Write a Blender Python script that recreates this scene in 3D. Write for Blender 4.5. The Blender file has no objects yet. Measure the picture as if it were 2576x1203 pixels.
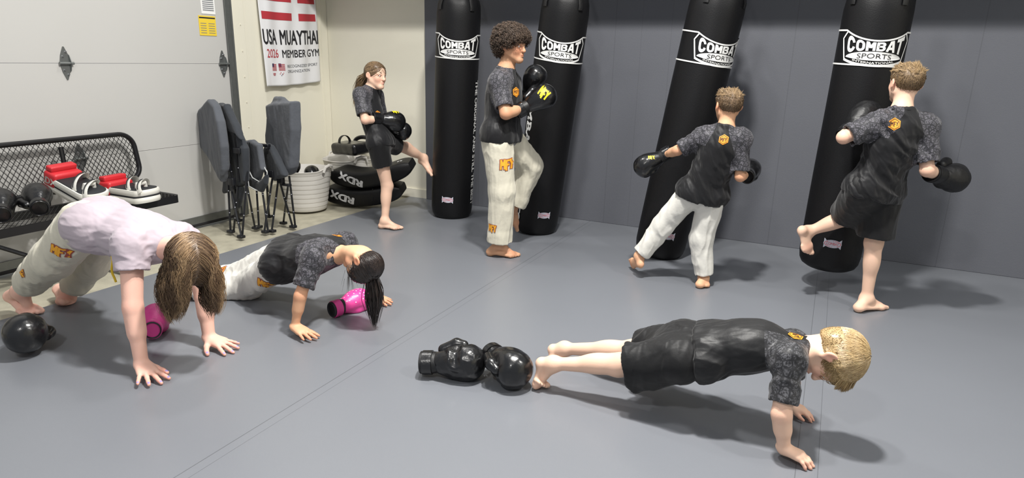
import bpy, bmesh, math, random
import numpy as np
from mathutils import Vector, Matrix
from mathutils.bvhtree import BVHTree

# ------------------------------------------------------------------ camera, world, lights
FPX, PITCH, ROLL, YAW, CAMH = 1643.4, .27057, .025593, -.446787, 1.45
def cam_axes():
    cy, sy, cp, sp = math.cos(YAW), math.sin(YAW), math.cos(PITCH), math.sin(PITCH)
    fw = np.array([sy*cp, cy*cp, -sp]); r = np.array([cy, -sy, 0.]); u = np.cross(r, fw)
    cr, sr = math.cos(ROLL), math.sin(ROLL)
    return np.array([cr*r + sr*u, -sr*r + cr*u, fw])
CAXES = cam_axes()
def at(px, py, y=None, x=None, z=None, d=None):
    """a point of the place measured on the photograph: its pixel and one known world coordinate"""
    v = CAXES.T @ np.array([(px-1288)/FPX, -(py-601.5)/FPX, 1.0])
    if d is not None: t = d
    elif y is not None: t = y/v[1]
    elif x is not None: t = x/v[0]
    else: t = ((z or 0)-CAMH)/v[2]
    return v*t + np.array([0, 0, CAMH])
scene = bpy.context.scene
COL = scene.collection
cam_d = bpy.data.cameras.new('camera'); cam = bpy.data.objects.new('camera', cam_d); COL.objects.link(cam)
cam_d.sensor_width = 36; cam_d.sensor_fit = 'HORIZONTAL'; cam_d.lens = FPX/2576*36; cam_d.clip_start = .05
_m = Matrix(((CAXES[0][0], CAXES[1][0], -CAXES[2][0], 0), (CAXES[0][1], CAXES[1][1], -CAXES[2][1], 0), (CAXES[0][2], CAXES[1][2], -CAXES[2][2], CAMH), (0, 0, 0, 1)))
cam.matrix_world = _m
scene.camera = cam
scene.view_settings.view_transform = 'Standard'; scene.view_settings.look = 'None'
scene.view_settings.gamma = 1; scene.view_settings.use_curve_mapping = False
scene.view_settings.exposure = 0.0
w = bpy.data.worlds.new('world'); scene.world = w; w.use_nodes = True
w.node_tree.nodes['Background'].inputs[0].default_value = (.86, .92, 1, 1)
w.node_tree.nodes['Background'].inputs[1].default_value = .42
# high-bay lamps under the roof, plus a weak added fill brightening the cream walls: (x, y, z, watts, size)
LAMPS_AND_FILL = [(-.82, 2.5, 4.35, 275, .28), (-1.45, 2.3, 4.35, 75, .28), (2.6, 2.4, 4.35, 100, .4), (-3.4, 3.6, 4.35, 40, .4), (-1.0, -1.6, 4.35, 110, .4)]
for i, (lx, ly, lz, p, s) in enumerate(LAMPS_AND_FILL):
    ld = bpy.data.lights.new('lamp_and_fill_light', 'AREA'); ld.shape = 'DISK'; ld.size = s; ld.energy = p; ld.color = (1, .975, .93)
    lo = bpy.data.objects.new('lamp_and_fill_light', ld); lo.location = (lx, ly, lz); COL.objects.link(lo)
# ------------------------------------------------------------------ the seven people: joints measured in the place
def mk(**kw): return {k: np.array(v, float) for k, v in kw.items()}
J_PINK = mk(  # girl in lavender tee, high plank
 hipR=at(214,566,y=1.86), hipL=at(262,548,y=2.08), kneeR=at(136,650,y=1.84), kneeL=at(226,658,y=2.12),
 ankR=at(52,732,y=1.88), ankL=at(172,738,y=2.12), ballR=at(74,782,z=.02), ballL=at(166,757,z=.02),
 chest=at(370,602,y=1.95), shR=at(330,618,y=1.83), shL=at(460,604,y=2.10), elR=at(334,770,y=1.76), elL=at(512,740,y=2.12),
 wrR=at(356,915,z=.055), wrL=at(526,850,z=.05), neck=at(418,622,y=1.94), head=at(484,655,y=1.90))
J_KICK = mk(  # girl kicking the first bag
 hipR=at(950,364,y=4.42), hipL=at(968,360,y=4.56), kneeR=at(974,468,y=4.50), ankR=at(968,556,y=4.45), ballR=at(995,572,z=.02),
 kneeL=at(1022,372,y=4.86), ankL=at(1066,398,y=5.05), ballL=at(1081,432,y=5.03),
 chest=at(926,262,y=4.50), shR=at(908,240,y=4.38), shL=at(946,240,y=4.64), elR=at(918,302,y=4.32), wrR=at(952,300,y=4.46),
 elL=at(960,300,y=4.74), wrL=at(975,318,y=4.66), neck=at(934,224,y=4.52), head=at(945,190,y=4.54))
J_CURL = mk(  # curly haired boy with one knee up
 hipR=at(1250,345,y=4.18), hipL=at(1272,345,y=4.36), kneeR=at(1264,480,y=4.20), ankR=at(1256,615,y=4.22), ballR=at(1285,640,z=.02),
 kneeL=at(1335,418,y=4.56), ankL=at(1290,518,y=4.52), ballL=at(1296,560,y=4.60),
 chest=at(1268,225,y=4.28), shR=at(1254,206,y=4.14), shL=at(1284,206,y=4.42), elR=at(1272,286,y=4.08), wrR=at(1318,272,y=4.24),
 elL=at(1306,270,y=4.50), wrL=at(1330,240,y=4.48), neck=at(1272,176,y=4.27), head=at(1289,115,y=4.28))
J_DARK = mk(  # dark haired girl doing a push-up
 hipR=at(698,668,y=2.62), hipL=at(726,636,y=2.80), kneeR=at(618,722,z=.065), kneeL=at(590,700,z=.075),
 ankR=at(478,730,z=.05), ankL=at(470,706,z=.05), ballR=at(436,742,z=.025), ballL=at(432,716,z=.025),
 chest=at(800,640,y=2.66), shR=at(790,648,y=2.52), shL=at(868,612,y=2.86), elR=at(756,742,y=2.42), elL=at(930,690,y=3.04),
 wrR=at(742,822,z=.05), wrL=at(932,742,z=.045), neck=at(848,640,y=2.68), head=at(912,662,y=2.66))
J_SMALL = mk(  # small boy seen from behind
 hipL=at(1738,484,y=4.26), hipR=at(1794,492,y=4.30), kneeL=at(1668,568,y=4.30), ankL=at(1608,645,y=4.28), ballL=at(1592,662,y=4.40),
 kneeR=at(1764,600,y=4.32), ankR=at(1770,700,y=4.33), ballR=at(1772,714,z=.02),
 chest=at(1815,368,y=4.24), shL=at(1770,345,y=4.24), shR=at(1864,350,y=4.26), elL=at(1706,378,y=4.24), wrL=at(1672,390,y=4.38),
 elR=at(1862,444,y=4.24), wrR=at(1876,440,y=4.38), neck=at(1826,322,y=4.24), head=at(1832,266,y=4.27))
J_RIGHT = mk(  # boy in black shorts seen from behind
 hipL=at(2172,478,y=4.26), hipR=at(2222,484,y=4.36), kneeL=at(2128,548,y=4.47), ankL=at(2030,584,y=4.42), ballL=at(2030,622,y=4.38),
 kneeR=at(2198,612,y=4.36), ankR=at(2180,752,y=4.37), ballR=at(2208,770,z=.02),
 chest=at(2258,336,y=4.28), shL=at(2212,312,y=4.24), shR=at(2328,320,y=4.34), elL=at(2122,346,y=4.16), wrL=at(2134,330,y=4.32),
 elR=at(2332,428,y=4.28), wrR=at(2362,440,y=4.40), neck=at(2268,280,y=4.28), head=at(2278,210,y=4.32))
J_PLANK = mk(  # blond boy in a plank
 hipR=at(1700,905,y=2.52), hipL=at(1722,862,y=2.68), kneeR=at(1555,918,y=2.52), kneeL=at(1592,882,y=2.74),
 ankR=at(1392,916,y=2.50), ankL=at(1420,878,y=2.78), ballR=at(1352,962,z=.03), ballL=at(1392,903,z=.02),
 chest=at(1910,868,y=2.61), shR=at(1986,908,y=2.49), shL=at(1996,868,y=2.76), elR=at(1966,1040,y=2.41), elL=at(1990,960,y=2.84),
 wrR=at(1972,1128,z=.045), wrL=at(1986,1020,z=.045), neck=at(2018,880,y=2.63), head=at(2094,896,y=2.63))
# ------------------------------------------------------------------ names, tags, materials
def tag(o, label=None, cat=None, group=None, kind=None):
    if label: o['label'] = label
    if cat: o['category'] = cat
    if group: o['group'] = group
    if kind: o['kind'] = kind
    return o
def empty(name, loc, label=None, cat=None, group=None):
    o = bpy.data.objects.new(name, None); COL.objects.link(o); o.location = tuple(float(c) for c in loc); o.empty_display_size = .05
    tag(o, label, cat, group); return o
def link(name, me, parent=None, mats=(), smooth=True):
    o = bpy.data.objects.new(name, me); COL.objects.link(o)
    for m in mats: me.materials.append(m)
    if smooth and len(me.polygons): me.polygons.foreach_set('use_smooth', [True]*len(me.polygons))
    if parent is not None:
        o.parent = parent
        L = Vector((0, 0, 0)); p = parent
        while p is not None: L += p.location; p = p.parent
        o.matrix_parent_inverse = Matrix.Identity(4)
        # vertices are given in world space: shift them into the parent's frame
        if not o.get('local'):
            o.location = -L
    return o
def mesh_np(name, V, F, parent=None, mats=(), smooth=True, attrs=None, fmat=None):
    me = bpy.data.meshes.new(name)
    V = np.asarray(V, np.float32)
    if parent is not None:
        L = Vector((0, 0, 0)); p = parent
        while p is not None: L += p.location; p = p.parent
        V = V - np.array(L, np.float32)[None]
    if isinstance(F, np.ndarray) and F.ndim == 2:
        n, k = F.shape
        me.vertices.add(len(V)); me.vertices.foreach_set('co', V.ravel())
        me.loops.add(n*k); me.loops.foreach_set('vertex_index', F.astype(np.int32).ravel())
        me.polygons.add(n); me.polygons.foreach_set('loop_start', (np.arange(n)*k).astype(np.int32))
        me.update(calc_edges=True)
    else:
        me.from_pydata([tuple(map(float, v)) for v in V], [], [tuple(map(int, f)) for f in F]); me.update()
    if attrs:
        for an, av in attrs.items():
            a = me.attributes.new(an, 'FLOAT', 'POINT'); a.data.foreach_set('value', np.asarray(av, np.float32))
    o = bpy.data.objects.new(name, me); COL.objects.link(o)
    for m in mats: me.materials.append(m)
    if fmat is not None: me.polygons.foreach_set('material_index', np.asarray(fmat, np.int32))
    if smooth and len(me.polygons): me.polygons.foreach_set('use_smooth', [True]*len(me.polygons))
    if parent is not None: o.parent = parent
    return o
def srgb(r, g, b):
    return tuple(((c/255)/12.92 if c/255 <= .04045 else ((c/255+.055)/1.055)**2.4) for c in (r, g, b))
MATS = {}
class NT:
    def __init__(s, m): s.t = m.node_tree; s.n = s.t.nodes
    def new(s, ty, **kw):
        n = s.n.new(ty)
        for k, v in kw.items():
            if k.startswith('i_'): n.inputs[k[2:].replace('_', ' ')].default_value = v
            else: setattr(n, k, v)
        return n
    def link(s, a, b): s.t.links.new(a, b)
def mat(name, col, rough=.6, spec=.5, metal=0, bump=0, bscale=60, bdetail=3, var=0, vscale=8, coat=0, sss=0, sheen=0, stretch=None, crough=.1):
    if name in MATS: return MATS[name]
    m = bpy.data.materials.new(name); m.use_nodes = True; t = NT(m); b = t.n['Principled BSDF']
    c = (*col, 1)
    b.inputs['Base Color'].default_value = c; b.inputs['Roughness'].default_value = rough; b.inputs['Metallic'].default_value = metal
    b.inputs['Specular IOR Level'].default_value = spec
    if coat: b.inputs['Coat Weight'].default_value = coat; b.inputs['Coat Roughness'].default_value = crough
    if sss:
        b.inputs['Subsurface Weight'].default_value = sss; b.inputs['Subsurface Radius'].default_value = (.9, .35, .2); b.inputs['Subsurface Scale'].default_value = .012
    if sheen: b.inputs['Sheen Weight'].default_value = sheen; b.inputs['Sheen Roughness'].default_value = .5
    tc = t.new('ShaderNodeTexCoord'); src = tc.outputs['Object']
    if stretch:
        mp = t.new('ShaderNodeMapping'); mp.inputs['Scale'].default_value = stretch; t.link(src, mp.inputs[0]); src = mp.outputs[0]
    if bump:
        n = t.new('ShaderNodeTexNoise', i_Scale=bscale, i_Detail=bdetail); t.link(src, n.inputs['Vector'])
        bp = t.new('ShaderNodeBump', i_Strength=bump, i_Distance=.01); t.link(n.outputs[0], bp.inputs['Height']); t.link(bp.outputs[0], b.inputs['Normal'])
    if var:
        n = t.new('ShaderNodeTexNoise', i_Scale=vscale, i_Detail=4); t.link(src, n.inputs['Vector'])
        mx = t.new('ShaderNodeMix', data_type='RGBA'); mx.inputs[6].default_value = tuple(x*(1-var) for x in col)+(1,); mx.inputs[7].default_value = tuple(min(1, x*(1+var)) for x in col)+(1,)
        t.link(n.outputs[0], mx.inputs[0]); t.link(mx.outputs[2], b.inputs['Base Color'])
    MATS[name] = m; return m
def attr_mix(m, attr, col, lo=.4, hi=.6, rough=None):
    """mix a second real colour in where the mesh attribute says so (lips, sleeve panels, nail varnish)"""
    t = NT(m); b = t.n['Principled BSDF']
    a = t.new('ShaderNodeAttribute', attribute_name=attr)
    mr = t.new('ShaderNodeMapRange'); mr.inputs[1].default_value = lo; mr.inputs[2].default_value = hi; t.link(a.outputs['Fac'], mr.inputs[0])
    mx = t.new('ShaderNodeMix', data_type='RGBA'); t.link(mr.outputs[0], mx.inputs[0])
    inp = b.inputs['Base Color']
    if inp.links: t.link(inp.links[0].from_socket, mx.inputs[6])
    else: mx.inputs[6].default_value = inp.default_value
    if isinstance(col, tuple): mx.inputs[7].default_value = (*col, 1)
    else: t.link(col, mx.inputs[7])
    t.link(mx.outputs[2], inp); return mr

# ------------------------------------------------------------------ small vector helpers
A = lambda *v: np.array(v, float)
def nrm(v): v = np.asarray(v, float); return v/max(1e-9, np.linalg.norm(v))
def frame(x, z):
    """3x3 with columns x, y, z: x kept, z made square to it"""
    x = nrm(x); z = np.asarray(z, float); z = nrm(z - x*np.dot(z, x)); y = np.cross(z, x); return np.column_stack([x, y, z])
def lerp(a, b, t): return a+(b-a)*t
# ------------------------------------------------------------------ implicit modelling: rounded cones, ellipsoids and boxes blended smoothly, then meshed
class SDF:
    def __init__(s, res=.005, k=.02): s.res = res; s.k = k; s.P = []; s.floor = None; s.clip = []
    def cone(s, a, b, ra, rb, k=None, flat=None, cuts=(), op='+', tag=0): s.P.append(('c', np.array(a, float), np.array(b, float), ra, rb, flat, k, cuts, op, tag)); return s
    def ell(s, c, r, R=None, k=None, cuts=(), op='+', tag=0): s.P.append(('e', np.array(c, float), np.array(r, float), np.eye(3) if R is None else R, None, None, k, cuts, op, tag)); return s
    def ball(s, c, r, **kw): return s.ell(c, (r, r, r), **kw)
    def box(s, c, h, R=None, r=.01, k=None, cuts=(), op='+', tag=0): s.P.append(('b', np.array(c, float), np.array(h, float), np.eye(3) if R is None else R, r, None, k, cuts, op, tag)); return s
    def tube(s, pts, rs, **kw):
        if np.isscalar(rs): rs = [rs]*len(pts)
        for i in range(len(pts)-1): s.cone(pts[i], pts[i+1], rs[i], rs[i+1], **kw)
        return s
    def poly(s, o, pts, R, h, r=.01, k=None, cuts=(), op='+'):
        """flat panel: 2-D outline pts in the plane of R's first two columns, half thickness h, rounded by r"""
        s.P.append(('p', np.array(o, float), np.array(pts, float), R, h, r, k, cuts, op, 0)); return s
    @staticmethod
    def bb(p):
        if p[0] == 'p':
            q = p[1]+p[2]@p[3][:, :2].T; e = np.abs(p[3][:, 2])*p[4]+p[5]; return q.min(0)-e, q.max(0)+e
        if p[0] == 'c':
            r = max(p[3], p[4])*(max(1, p[5][1]) if p[5] else 1); return np.minimum(p[1], p[2])-r, np.maximum(p[1], p[2])+r
        e = np.abs(p[3]) @ (p[2] + (0 if p[0] == 'e' else 0)); return p[1]-e, p[1]+e
    @staticmethod
    def dist(p, Q, inset=0):
        if p[0] == 'c':
            a, b, ra, rb, fl = p[1:6]; pa = Q-a.astype(np.float32); ba = b-a; sc = 1
            if fl:
                n, f = nrm(fl[0]), fl[1]; pa = pa + np.outer(pa@n.astype(np.float32), n*(1/f-1)).astype(np.float32); ba = ba+n*np.dot(ba, n)*(1/f-1); sc = .5*(1+f)
            L = max(1e-12, ba@ba); h = np.clip((pa@ba.astype(np.float32))/L, 0, 1)
            d = (np.sqrt(((pa-np.outer(h, ba).astype(np.float32))**2).sum(1)) - (ra+(rb-ra)*h))*sc
        elif p[0] == 'p':
            q = (Q-p[1].astype(np.float32))@p[3].astype(np.float32); P2 = p[2].astype(np.float32); n = len(P2); d2 = np.full(len(q), 1e9, np.float32); ins = np.zeros(len(q), bool)
            for i in range(n):
                a, b = P2[i], P2[(i+1) % n]; e = b-a; w = q[:, :2]-a; t = np.clip((w@e)/max(1e-12, e@e), 0, 1); d2 = np.minimum(d2, ((w-t[:, None]*e)**2).sum(1))
                c = ((a[1] > q[:, 1]) != (b[1] > q[:, 1])) & (q[:, 0] < (b[0]-a[0])*(q[:, 1]-a[1])/(b[1]-a[1] if b[1] != a[1] else 1e-9)+a[0]); ins ^= c
            dp = np.sqrt(d2)*np.where(ins, -1, 1)+p[5]; dz = np.abs(q[:, 2])-p[4]+p[5]
            d = np.minimum(np.maximum(dp, dz), 0)+np.sqrt(np.maximum(dp, 0)**2+np.maximum(dz, 0)**2)-p[5]
        elif p[0] == 'e':
            q = (Q-p[1].astype(np.float32))@p[3].astype(np.float32); r = p[2].astype(np.float32)
            k0 = np.sqrt(((q/r)**2).sum(1)); k1 = np.sqrt(((q/(r*r))**2).sum(1)); d = k0*(k0-1)/np.maximum(k1, 1e-6)
        else:
            q = np.abs((Q-p[1].astype(np.float32))@p[3].astype(np.float32)) - (p[2]-p[4]).astype(np.float32)
            d = np.sqrt((np.maximum(q, 0)**2).sum(1)) + np.minimum(q.max(1), 0) - p[4]
        d = d+inset
        for (c, n) in p[7]:
            n = nrm(n); d = np.maximum(d, (Q-np.asarray(c, np.float32))@n.astype(np.float32))
        return d
    def field(s, shape, lo, inset=0, prims=None):
        res = s.res; pad = 1.15*max([s.k]+[p[6] or 0 for p in s.P])+2*res
        G = np.full(shape, pad, np.float32)
        for p in (prims or s.P):
            if inset and p[7]: p = p[:7]+((),)+p[8:]
            k = s.k if p[6] is None else p[6]
            a, b = s.bb(p); i0 = np.maximum(0, np.floor((a-pad-lo)/res).astype(int)); i1 = np.minimum(shape, np.ceil((b+pad-lo)/res).astype(int)+1)
            if (i1 <= i0).any(): continue
            gx, gy, gz = [lo[j]+res*np.arange(i0[j], i1[j]) for j in range(3)]
            Q = np.stack(np.meshgrid(gx, gy, gz, indexing='ij'), -1).reshape(-1, 3).astype(np.float32)
            d = s.dist(p, Q, inset).reshape(tuple(i1-i0)).astype(np.float32)
            g = G[i0[0]:i1[0], i0[1]:i1[1], i0[2]:i1[2]]
            if p[8] == '+':
                h = np.maximum(k-np.abs(g-d), 0)/max(k, 1e-6); g[...] = np.minimum(g, d)-h*h*k*.25
            else:
                h = np.maximum(k-np.abs(g+d), 0)/max(k, 1e-6); g[...] = np.maximum(g, -d)+h*h*k*.25
        return G
    def mesh(s, shell=None):
        los, his = zip(*[s.bb(p) for p in s.P if p[8] == '+']); m = s.k+3*s.res
        lo = np.min(los, 0)-m; hi = np.max(his, 0)+m; shape = np.ceil((hi-lo)/s.res).astype(int)+1
        G = s.field(shape, lo)
        if shell: G = np.maximum(G, -s.field(shape, lo, inset=shell))
        X = None
        for (c, n) in s.clip:
            n = nrm(n); gx, gy, gz = [lo[j]+s.res*np.arange(shape[j]) for j in range(3)]
            G = np.maximum(G, ((gx-c[0])*n[0])[:, None, None]+((gy-c[1])*n[1])[None, :, None]+((gz-c[2])*n[2])[None, None, :]).astype(np.float32)
        if s.floor is not None:
            gz = lo[2]+s.res*np.arange(shape[2]); G = np.maximum(G, (s.floor-gz)[None, None, :].astype(np.float32))
        return surface_nets(G, lo, s.res)
def surface_nets(G, lo, res):
    I = (G < 0); sx, sy, sz = G.shape
    cnt = np.zeros((sx-1, sy-1, sz-1), np.uint8)
    for dx in (0, 1):
        for dy in (0, 1):
            for dz in (0, 1): cnt += I[dx:sx-1+dx, dy:sy-1+dy, dz:sz-1+dz]
    act = np.argwhere((cnt > 0) & (cnt < 8)); n = len(act)
    idg = np.full(cnt.shape, -1, np.int32); idg[act[:, 0], act[:, 1], act[:, 2]] = np.arange(n)
    pos = np.zeros((n, 3)); num = np.zeros(n)
    cs = [(i, j, k) for i in (0, 1) for j in (0, 1) for k in (0, 1)]
    val = {c: G[act[:, 0]+c[0], act[:, 1]+c[1], act[:, 2]+c[2]] for c in cs}
    for c in cs:
        for ax in range(3):
            if c[ax]: continue
            c2 = list(c); c2[ax] = 1; c2 = tuple(c2); v0, v1 = val[c], val[c2]; m = (v0 < 0) != (v1 < 0)
            t = v0[m]/(v0[m]-v1[m]); q = np.tile(np.array(c, float), (m.sum(), 1)); q[:, ax] += t; pos[m] += q; num[m] += 1
    V = lo+res*(act+pos/num[:, None])
    F = []
    for ax in range(3):
        a, b = (ax+1) % 3, (ax+2) % 3
        sl0 = [slice(None)]*3; sl1 = [slice(None)]*3; sl0[ax] = slice(0, -1); sl1[ax] = slice(1, None)
        for q in (a, b): sl0[q] = slice(1, -1); sl1[q] = slice(1, -1)
        i0, i1 = I[tuple(sl0)], I[tuple(sl1)]; e = np.argwhere(i0 != i1); s0 = i0[e[:, 0], e[:, 1], e[:, 2]]
        base = e.copy(); base[:, a] += 1; base[:, b] += 1
        def cell(da, db):
            c = base.copy(); c[:, a] -= da; c[:, b] -= db; return idg[c[:, 0], c[:, 1], c[:, 2]]
        q = np.stack([cell(1, 1), cell(0, 1), cell(0, 0), cell(1, 0)], 1)
        q[~s0] = q[~s0][:, ::-1]; F.append(q)
    F = np.concatenate(F); F = F[(F >= 0).all(1)]
    return V, F
def vnormals(V, F):
    n = np.cross(V[F[:, 2]]-V[F[:, 0]], V[F[:, 3]]-V[F[:, 1]]); N = np.zeros_like(V)
    for j in range(4): np.add.at(N, F[:, j], n)
    return N/np.maximum(1e-12, np.linalg.norm(N, axis=1))[:, None]
def relax(V, F, it=1, lam=.5):
    for _ in range(it):
        S = np.zeros_like(V); C = np.zeros(len(V))
        for j in range(4):
            a, b = F[:, j], F[:, (j+1) % 4]; np.add.at(S, a, V[b]); np.add.at(C, a, 1); np.add.at(S, b, V[a]); np.add.at(C, b, 1)
        V = V+lam*(S/np.maximum(C, 1)[:, None]-V)
    return V
def wave(V, seed, freq, axis=None, sq=1.0):
    """folds: warped sines, optionally running along an axis"""
    r = np.random.RandomState(seed); out = np.zeros(len(V))
    W = V.copy()
    if axis is not None: ax = nrm(axis); W = W - np.outer(W@ax, ax)*(1-sq)
    for o in range(4):
        f = freq*(1.6**o); d = r.normal(size=(3, 3)); d /= np.linalg.norm(d, axis=1)[:, None]; ph = r.uniform(0, 6.28, 3)
        wv = np.sin(f*W@d[0]+ph[0]+1.7*np.sin(.6*f*W@d[1]+ph[1])+1.1*np.sin(.9*f*W@d[2]+ph[2])); out += wv/(1.9**o)
    return out/1.9
def disp(V, F, amp, fn): N = vnormals(V, F); return V+N*(amp*fn(V))[:, None]
# ------------------------------------------------------------------ polygon modelling
class MB:
    """collects boxes, tubes, lathes and prisms into one mesh"""
    def __init__(s): s.V = []; s.F = []; s.m = []; s.mi = 0
    def add(s, V, F):
        o = len(s.V); s.V += [tuple(map(float, v)) for v in V]; s.F += [tuple(i+o for i in f) for f in F]; s.m += [s.mi]*len(F); return s
    def box(s, c, h, R=None, bev=0):
        R = np.eye(3) if R is None else R; c = np.asarray(c, float)
        if bev <= 0:
            V = [c+R@(np.array([x, y, z])*h) for x in (-1, 1) for y in (-1, 1) for z in (-1, 1)]
            return s.add(V, [(0, 1, 3, 2), (4, 6, 7, 5), (0, 4, 5, 1), (2, 3, 7, 6), (0, 2, 6, 4), (1, 5, 7, 3)])
        bm = bmesh.new(); bmesh.ops.create_cube(bm, size=2)
        for v in bm.verts: v.co = Vector((v.co.x*h[0], v.co.y*h[1], v.co.z*h[2]))
        bmesh.ops.bevel(bm, geom=list(bm.edges), offset=min(bev, min(h)*.95), segments=3, profile=.5, affect='EDGES')
        V = [c+R@np.array(v.co) for v in bm.verts]; bm.verts.index_update(); F = [[v.index for v in f.verts] for f in bm.faces]; bm.free(); return s.add(V, F)
    def tube(s, pts, r, n=8, closed=False, flat=1.0, up=(0, 0, 1), caps=True):
        pts = [np.asarray(p, float) for p in pts]; m = len(pts); rs = [r]*m if np.isscalar(r) else list(r)
        V = []; F = []; u = None
        for i, p in enumerate(pts):
            t = nrm((pts[(i+1) % m]-pts[i-1]) if closed else (pts[min(i+1, m-1)]-pts[max(i-1, 0)]))
            if u is None:
                u = np.asarray(up, float); u = u-t*np.dot(u, t)
                if np.linalg.norm(u) < 1e-3: u = np.cross(t, [1, .1, 0])
            u = nrm(u-t*np.dot(u, t)); v = np.cross(t, u)
            for k in range(n):
                a = 2*math.pi*k/n; V.append(p+rs[i]*(math.cos(a)*v+flat*math.sin(a)*u))
        for i in range(m if closed else m-1):
            for k in range(n): a = i*n; b = ((i+1) % m)*n; k2 = (k+1) % n; F.append((a+k, a+k2, b+k2, b+k))
        if not closed and caps: F += [tuple(range(n))[::-1], tuple((m-1)*n+k for k in range(n))]
        return s.add(V, F)
    def lathe(s, prof, c=(0, 0, 0), R=None, n=32, sx=1, sy=1):
        R = np.eye(3) if R is None else R; V = []; F = []
        for (r, z) in prof:
            for k in range(n): a = 2*math.pi*k/n; V.append(np.asarray(c)+R@A(r*sx*math.cos(a), r*sy*math.sin(a), z))
        for i in range(len(prof)-1):
            for k in range(n): k2 = (k+1) % n; F.append((i*n+k, i*n+k2, (i+1)*n+k2, (i+1)*n+k))
        if prof[0][0] > 1e-5: F.append(tuple(range(n))[::-1])
        if prof[-1][0] > 1e-5: F.append(tuple((len(prof)-1)*n+k for k in range(n)))
        return s.add(V, F)
    def prism(s, poly, o, ux, uy, depth):
        """polygon poly (u,v) in the plane o+u*ux+v*uy, thickened along its normal"""
        ux, uy = np.asarray(ux, float), np.asarray(uy, float); nn = nrm(np.cross(ux, uy)); n = len(poly)
        V = [np.asarray(o)+p[0]*ux+p[1]*uy for p in poly]; V += [v+nn*depth for v in V]
        F = [tuple(range(n))[::-1], tuple(range(n, 2*n))]+[(i, (i+1) % n, n+(i+1) % n, n+i) for i in range(n)]
        return s.add(V, F)
    def build(s, name, mats, parent=None, smooth=False):
        if not isinstance(mats, (list, tuple)): mats = [mats]
        o = mesh_np(name, s.V, s.F, parent, mats, smooth, fmat=s.m)
        if smooth:
            try: o.data.set_sharp_from_angle(angle=math.radians(38))
            except Exception: pass
        return o
def obj_sdf(name, S, m, parent, shell=None, it=1, amp=0, fn=None, attrs=None):
    V, F = S.mesh(shell)
    if it: V = relax(V, F, it)
    if amp: V = disp(V, F, amp, fn)
    at_ = attrs(V) if attrs else None
    return mesh_np(name, V, F, parent, m if isinstance(m, (list, tuple)) else [m], True, at_)
# ------------------------------------------------------------------ lettering and marks
def text2d(body, h=1.0, bold=0.0, width=None, sub=0):
    """triangulated lettering: (V Nx2, F), left bottom at 0, cap height h, stretched to width; heavier faces are built up by shifted strokes"""
    c = bpy.data.curves.new('t', 'FONT'); c.body = body; c.size = 1; c.offset = min(bold, 0); c.resolution_u = 3
    o = bpy.data.objects.new('t', c); COL.objects.link(o); dg = bpy.context.evaluated_depsgraph_get(); dg.update()
    me = bpy.data.meshes.new_from_object(o.evaluated_get(dg)); bm = bmesh.new(); bm.from_mesh(me); bmesh.ops.triangulate(bm, faces=bm.faces)
    if sub:
        bmesh.ops.subdivide_edges(bm, edges=bm.edges, cuts=sub, use_grid_fill=True); bmesh.ops.triangulate(bm, faces=bm.faces)
    V = np.array([v.co[:2] for v in bm.verts]); bm.verts.index_update(); F = np.array([[v.index for v in f.verts] for f in bm.faces])
    bm.free(); bpy.data.objects.remove(o); bpy.data.curves.remove(c); bpy.data.meshes.remove(me)
    if bold > 0:
        offs = [(-1, 0), (0, 0), (1, 0), (0, .6), (0, -.6)]; n = len(V); V = np.concatenate([V+np.array(q)*bold*.85 for q in offs]); F = np.concatenate([F+n*i for i in range(len(offs))])
    V -= V.min(0); ex = V.max(0); V[:, 1] *= h/ex[1]; V[:, 0] *= (width/ex[0]) if width else h/ex[1]
    return V, F
def ribbon2d(pts, w):
    pts = np.asarray(pts, float); n = len(pts); V = []; F = []
    for i in range(n):
        t = pts[min(i+1, n-1)]-pts[max(i-1, 0)]; t /= max(1e-9, np.linalg.norm(t)); nn = np.array([-t[1], t[0]])*w/2; V += [pts[i]+nn, pts[i]-nn]
    for i in range(n-1): F += [(2*i, 2*i+1, 2*i+3), (2*i, 2*i+3, 2*i+2)]
    return np.array(V), np.array(F)
def fan2d(pts, c=None):
    pts = np.asarray(pts, float); c = pts.mean(0) if c is None else np.asarray(c); n = len(pts); rings = [c+(pts-c)*t for t in (1, .66, .33)]
    V = np.concatenate(rings+[c[None]]); F = []
    for k in range(2):
        for i in range(n): j = (i+1) % n; F += [(k*n+i, k*n+j, (k+1)*n+j), (k*n+i, (k+1)*n+j, (k+1)*n+i)]
    for i in range(n): F.append((2*n+i, 2*n+(i+1) % n, 3*n))
    return V, np.array(F)
def join2d(L):
    Vs, Fs, Ms, o = [], [], [], 0
    for (V, F, m) in L: Vs.append(V); Fs.append(F+o); Ms += [m]*len(F); o += len(V)
    return np.concatenate(Vs), np.concatenate(Fs), Ms
def bvh_of(*objs):
    Vs, Fs, o = [], [], 0
    for ob in objs:
        L = Vector((0, 0, 0)); p = ob
        while p is not None: L += p.location; p = p.parent
        Vs += [v.co+L for v in ob.data.vertices]; Fs += [tuple(i+o for i in f.vertices) for f in ob.data.polygons]; o = len(Vs)
    return BVHTree.FromPolygons(Vs, Fs)
def stick(name, V2, F2, Ms, mats, o, ux, uy, target, parent, lift=.003, reach=.12):
    """project flat artwork onto a curved surface along the direction into it"""
    ux, uy = nrm(ux), nrm(uy); n = np.cross(ux, uy); bvh = bvh_of(target); out = []
    for (u, v) in V2:
        p = np.asarray(o)+u*ux+v*uy; h = bvh.ray_cast(Vector(p+n*reach), Vector(-n), 3*reach)
        if h[0] is None: h = bvh.find_nearest(Vector(p)); q = h[0]+h[1]*lift
        else: q = h[0]+Vector(n)*lift
        out.append(q)
    return mesh_np(name, np.array([tuple(q) for q in out]), [tuple(f) for f in F2], parent, mats, True, fmat=Ms)
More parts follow.
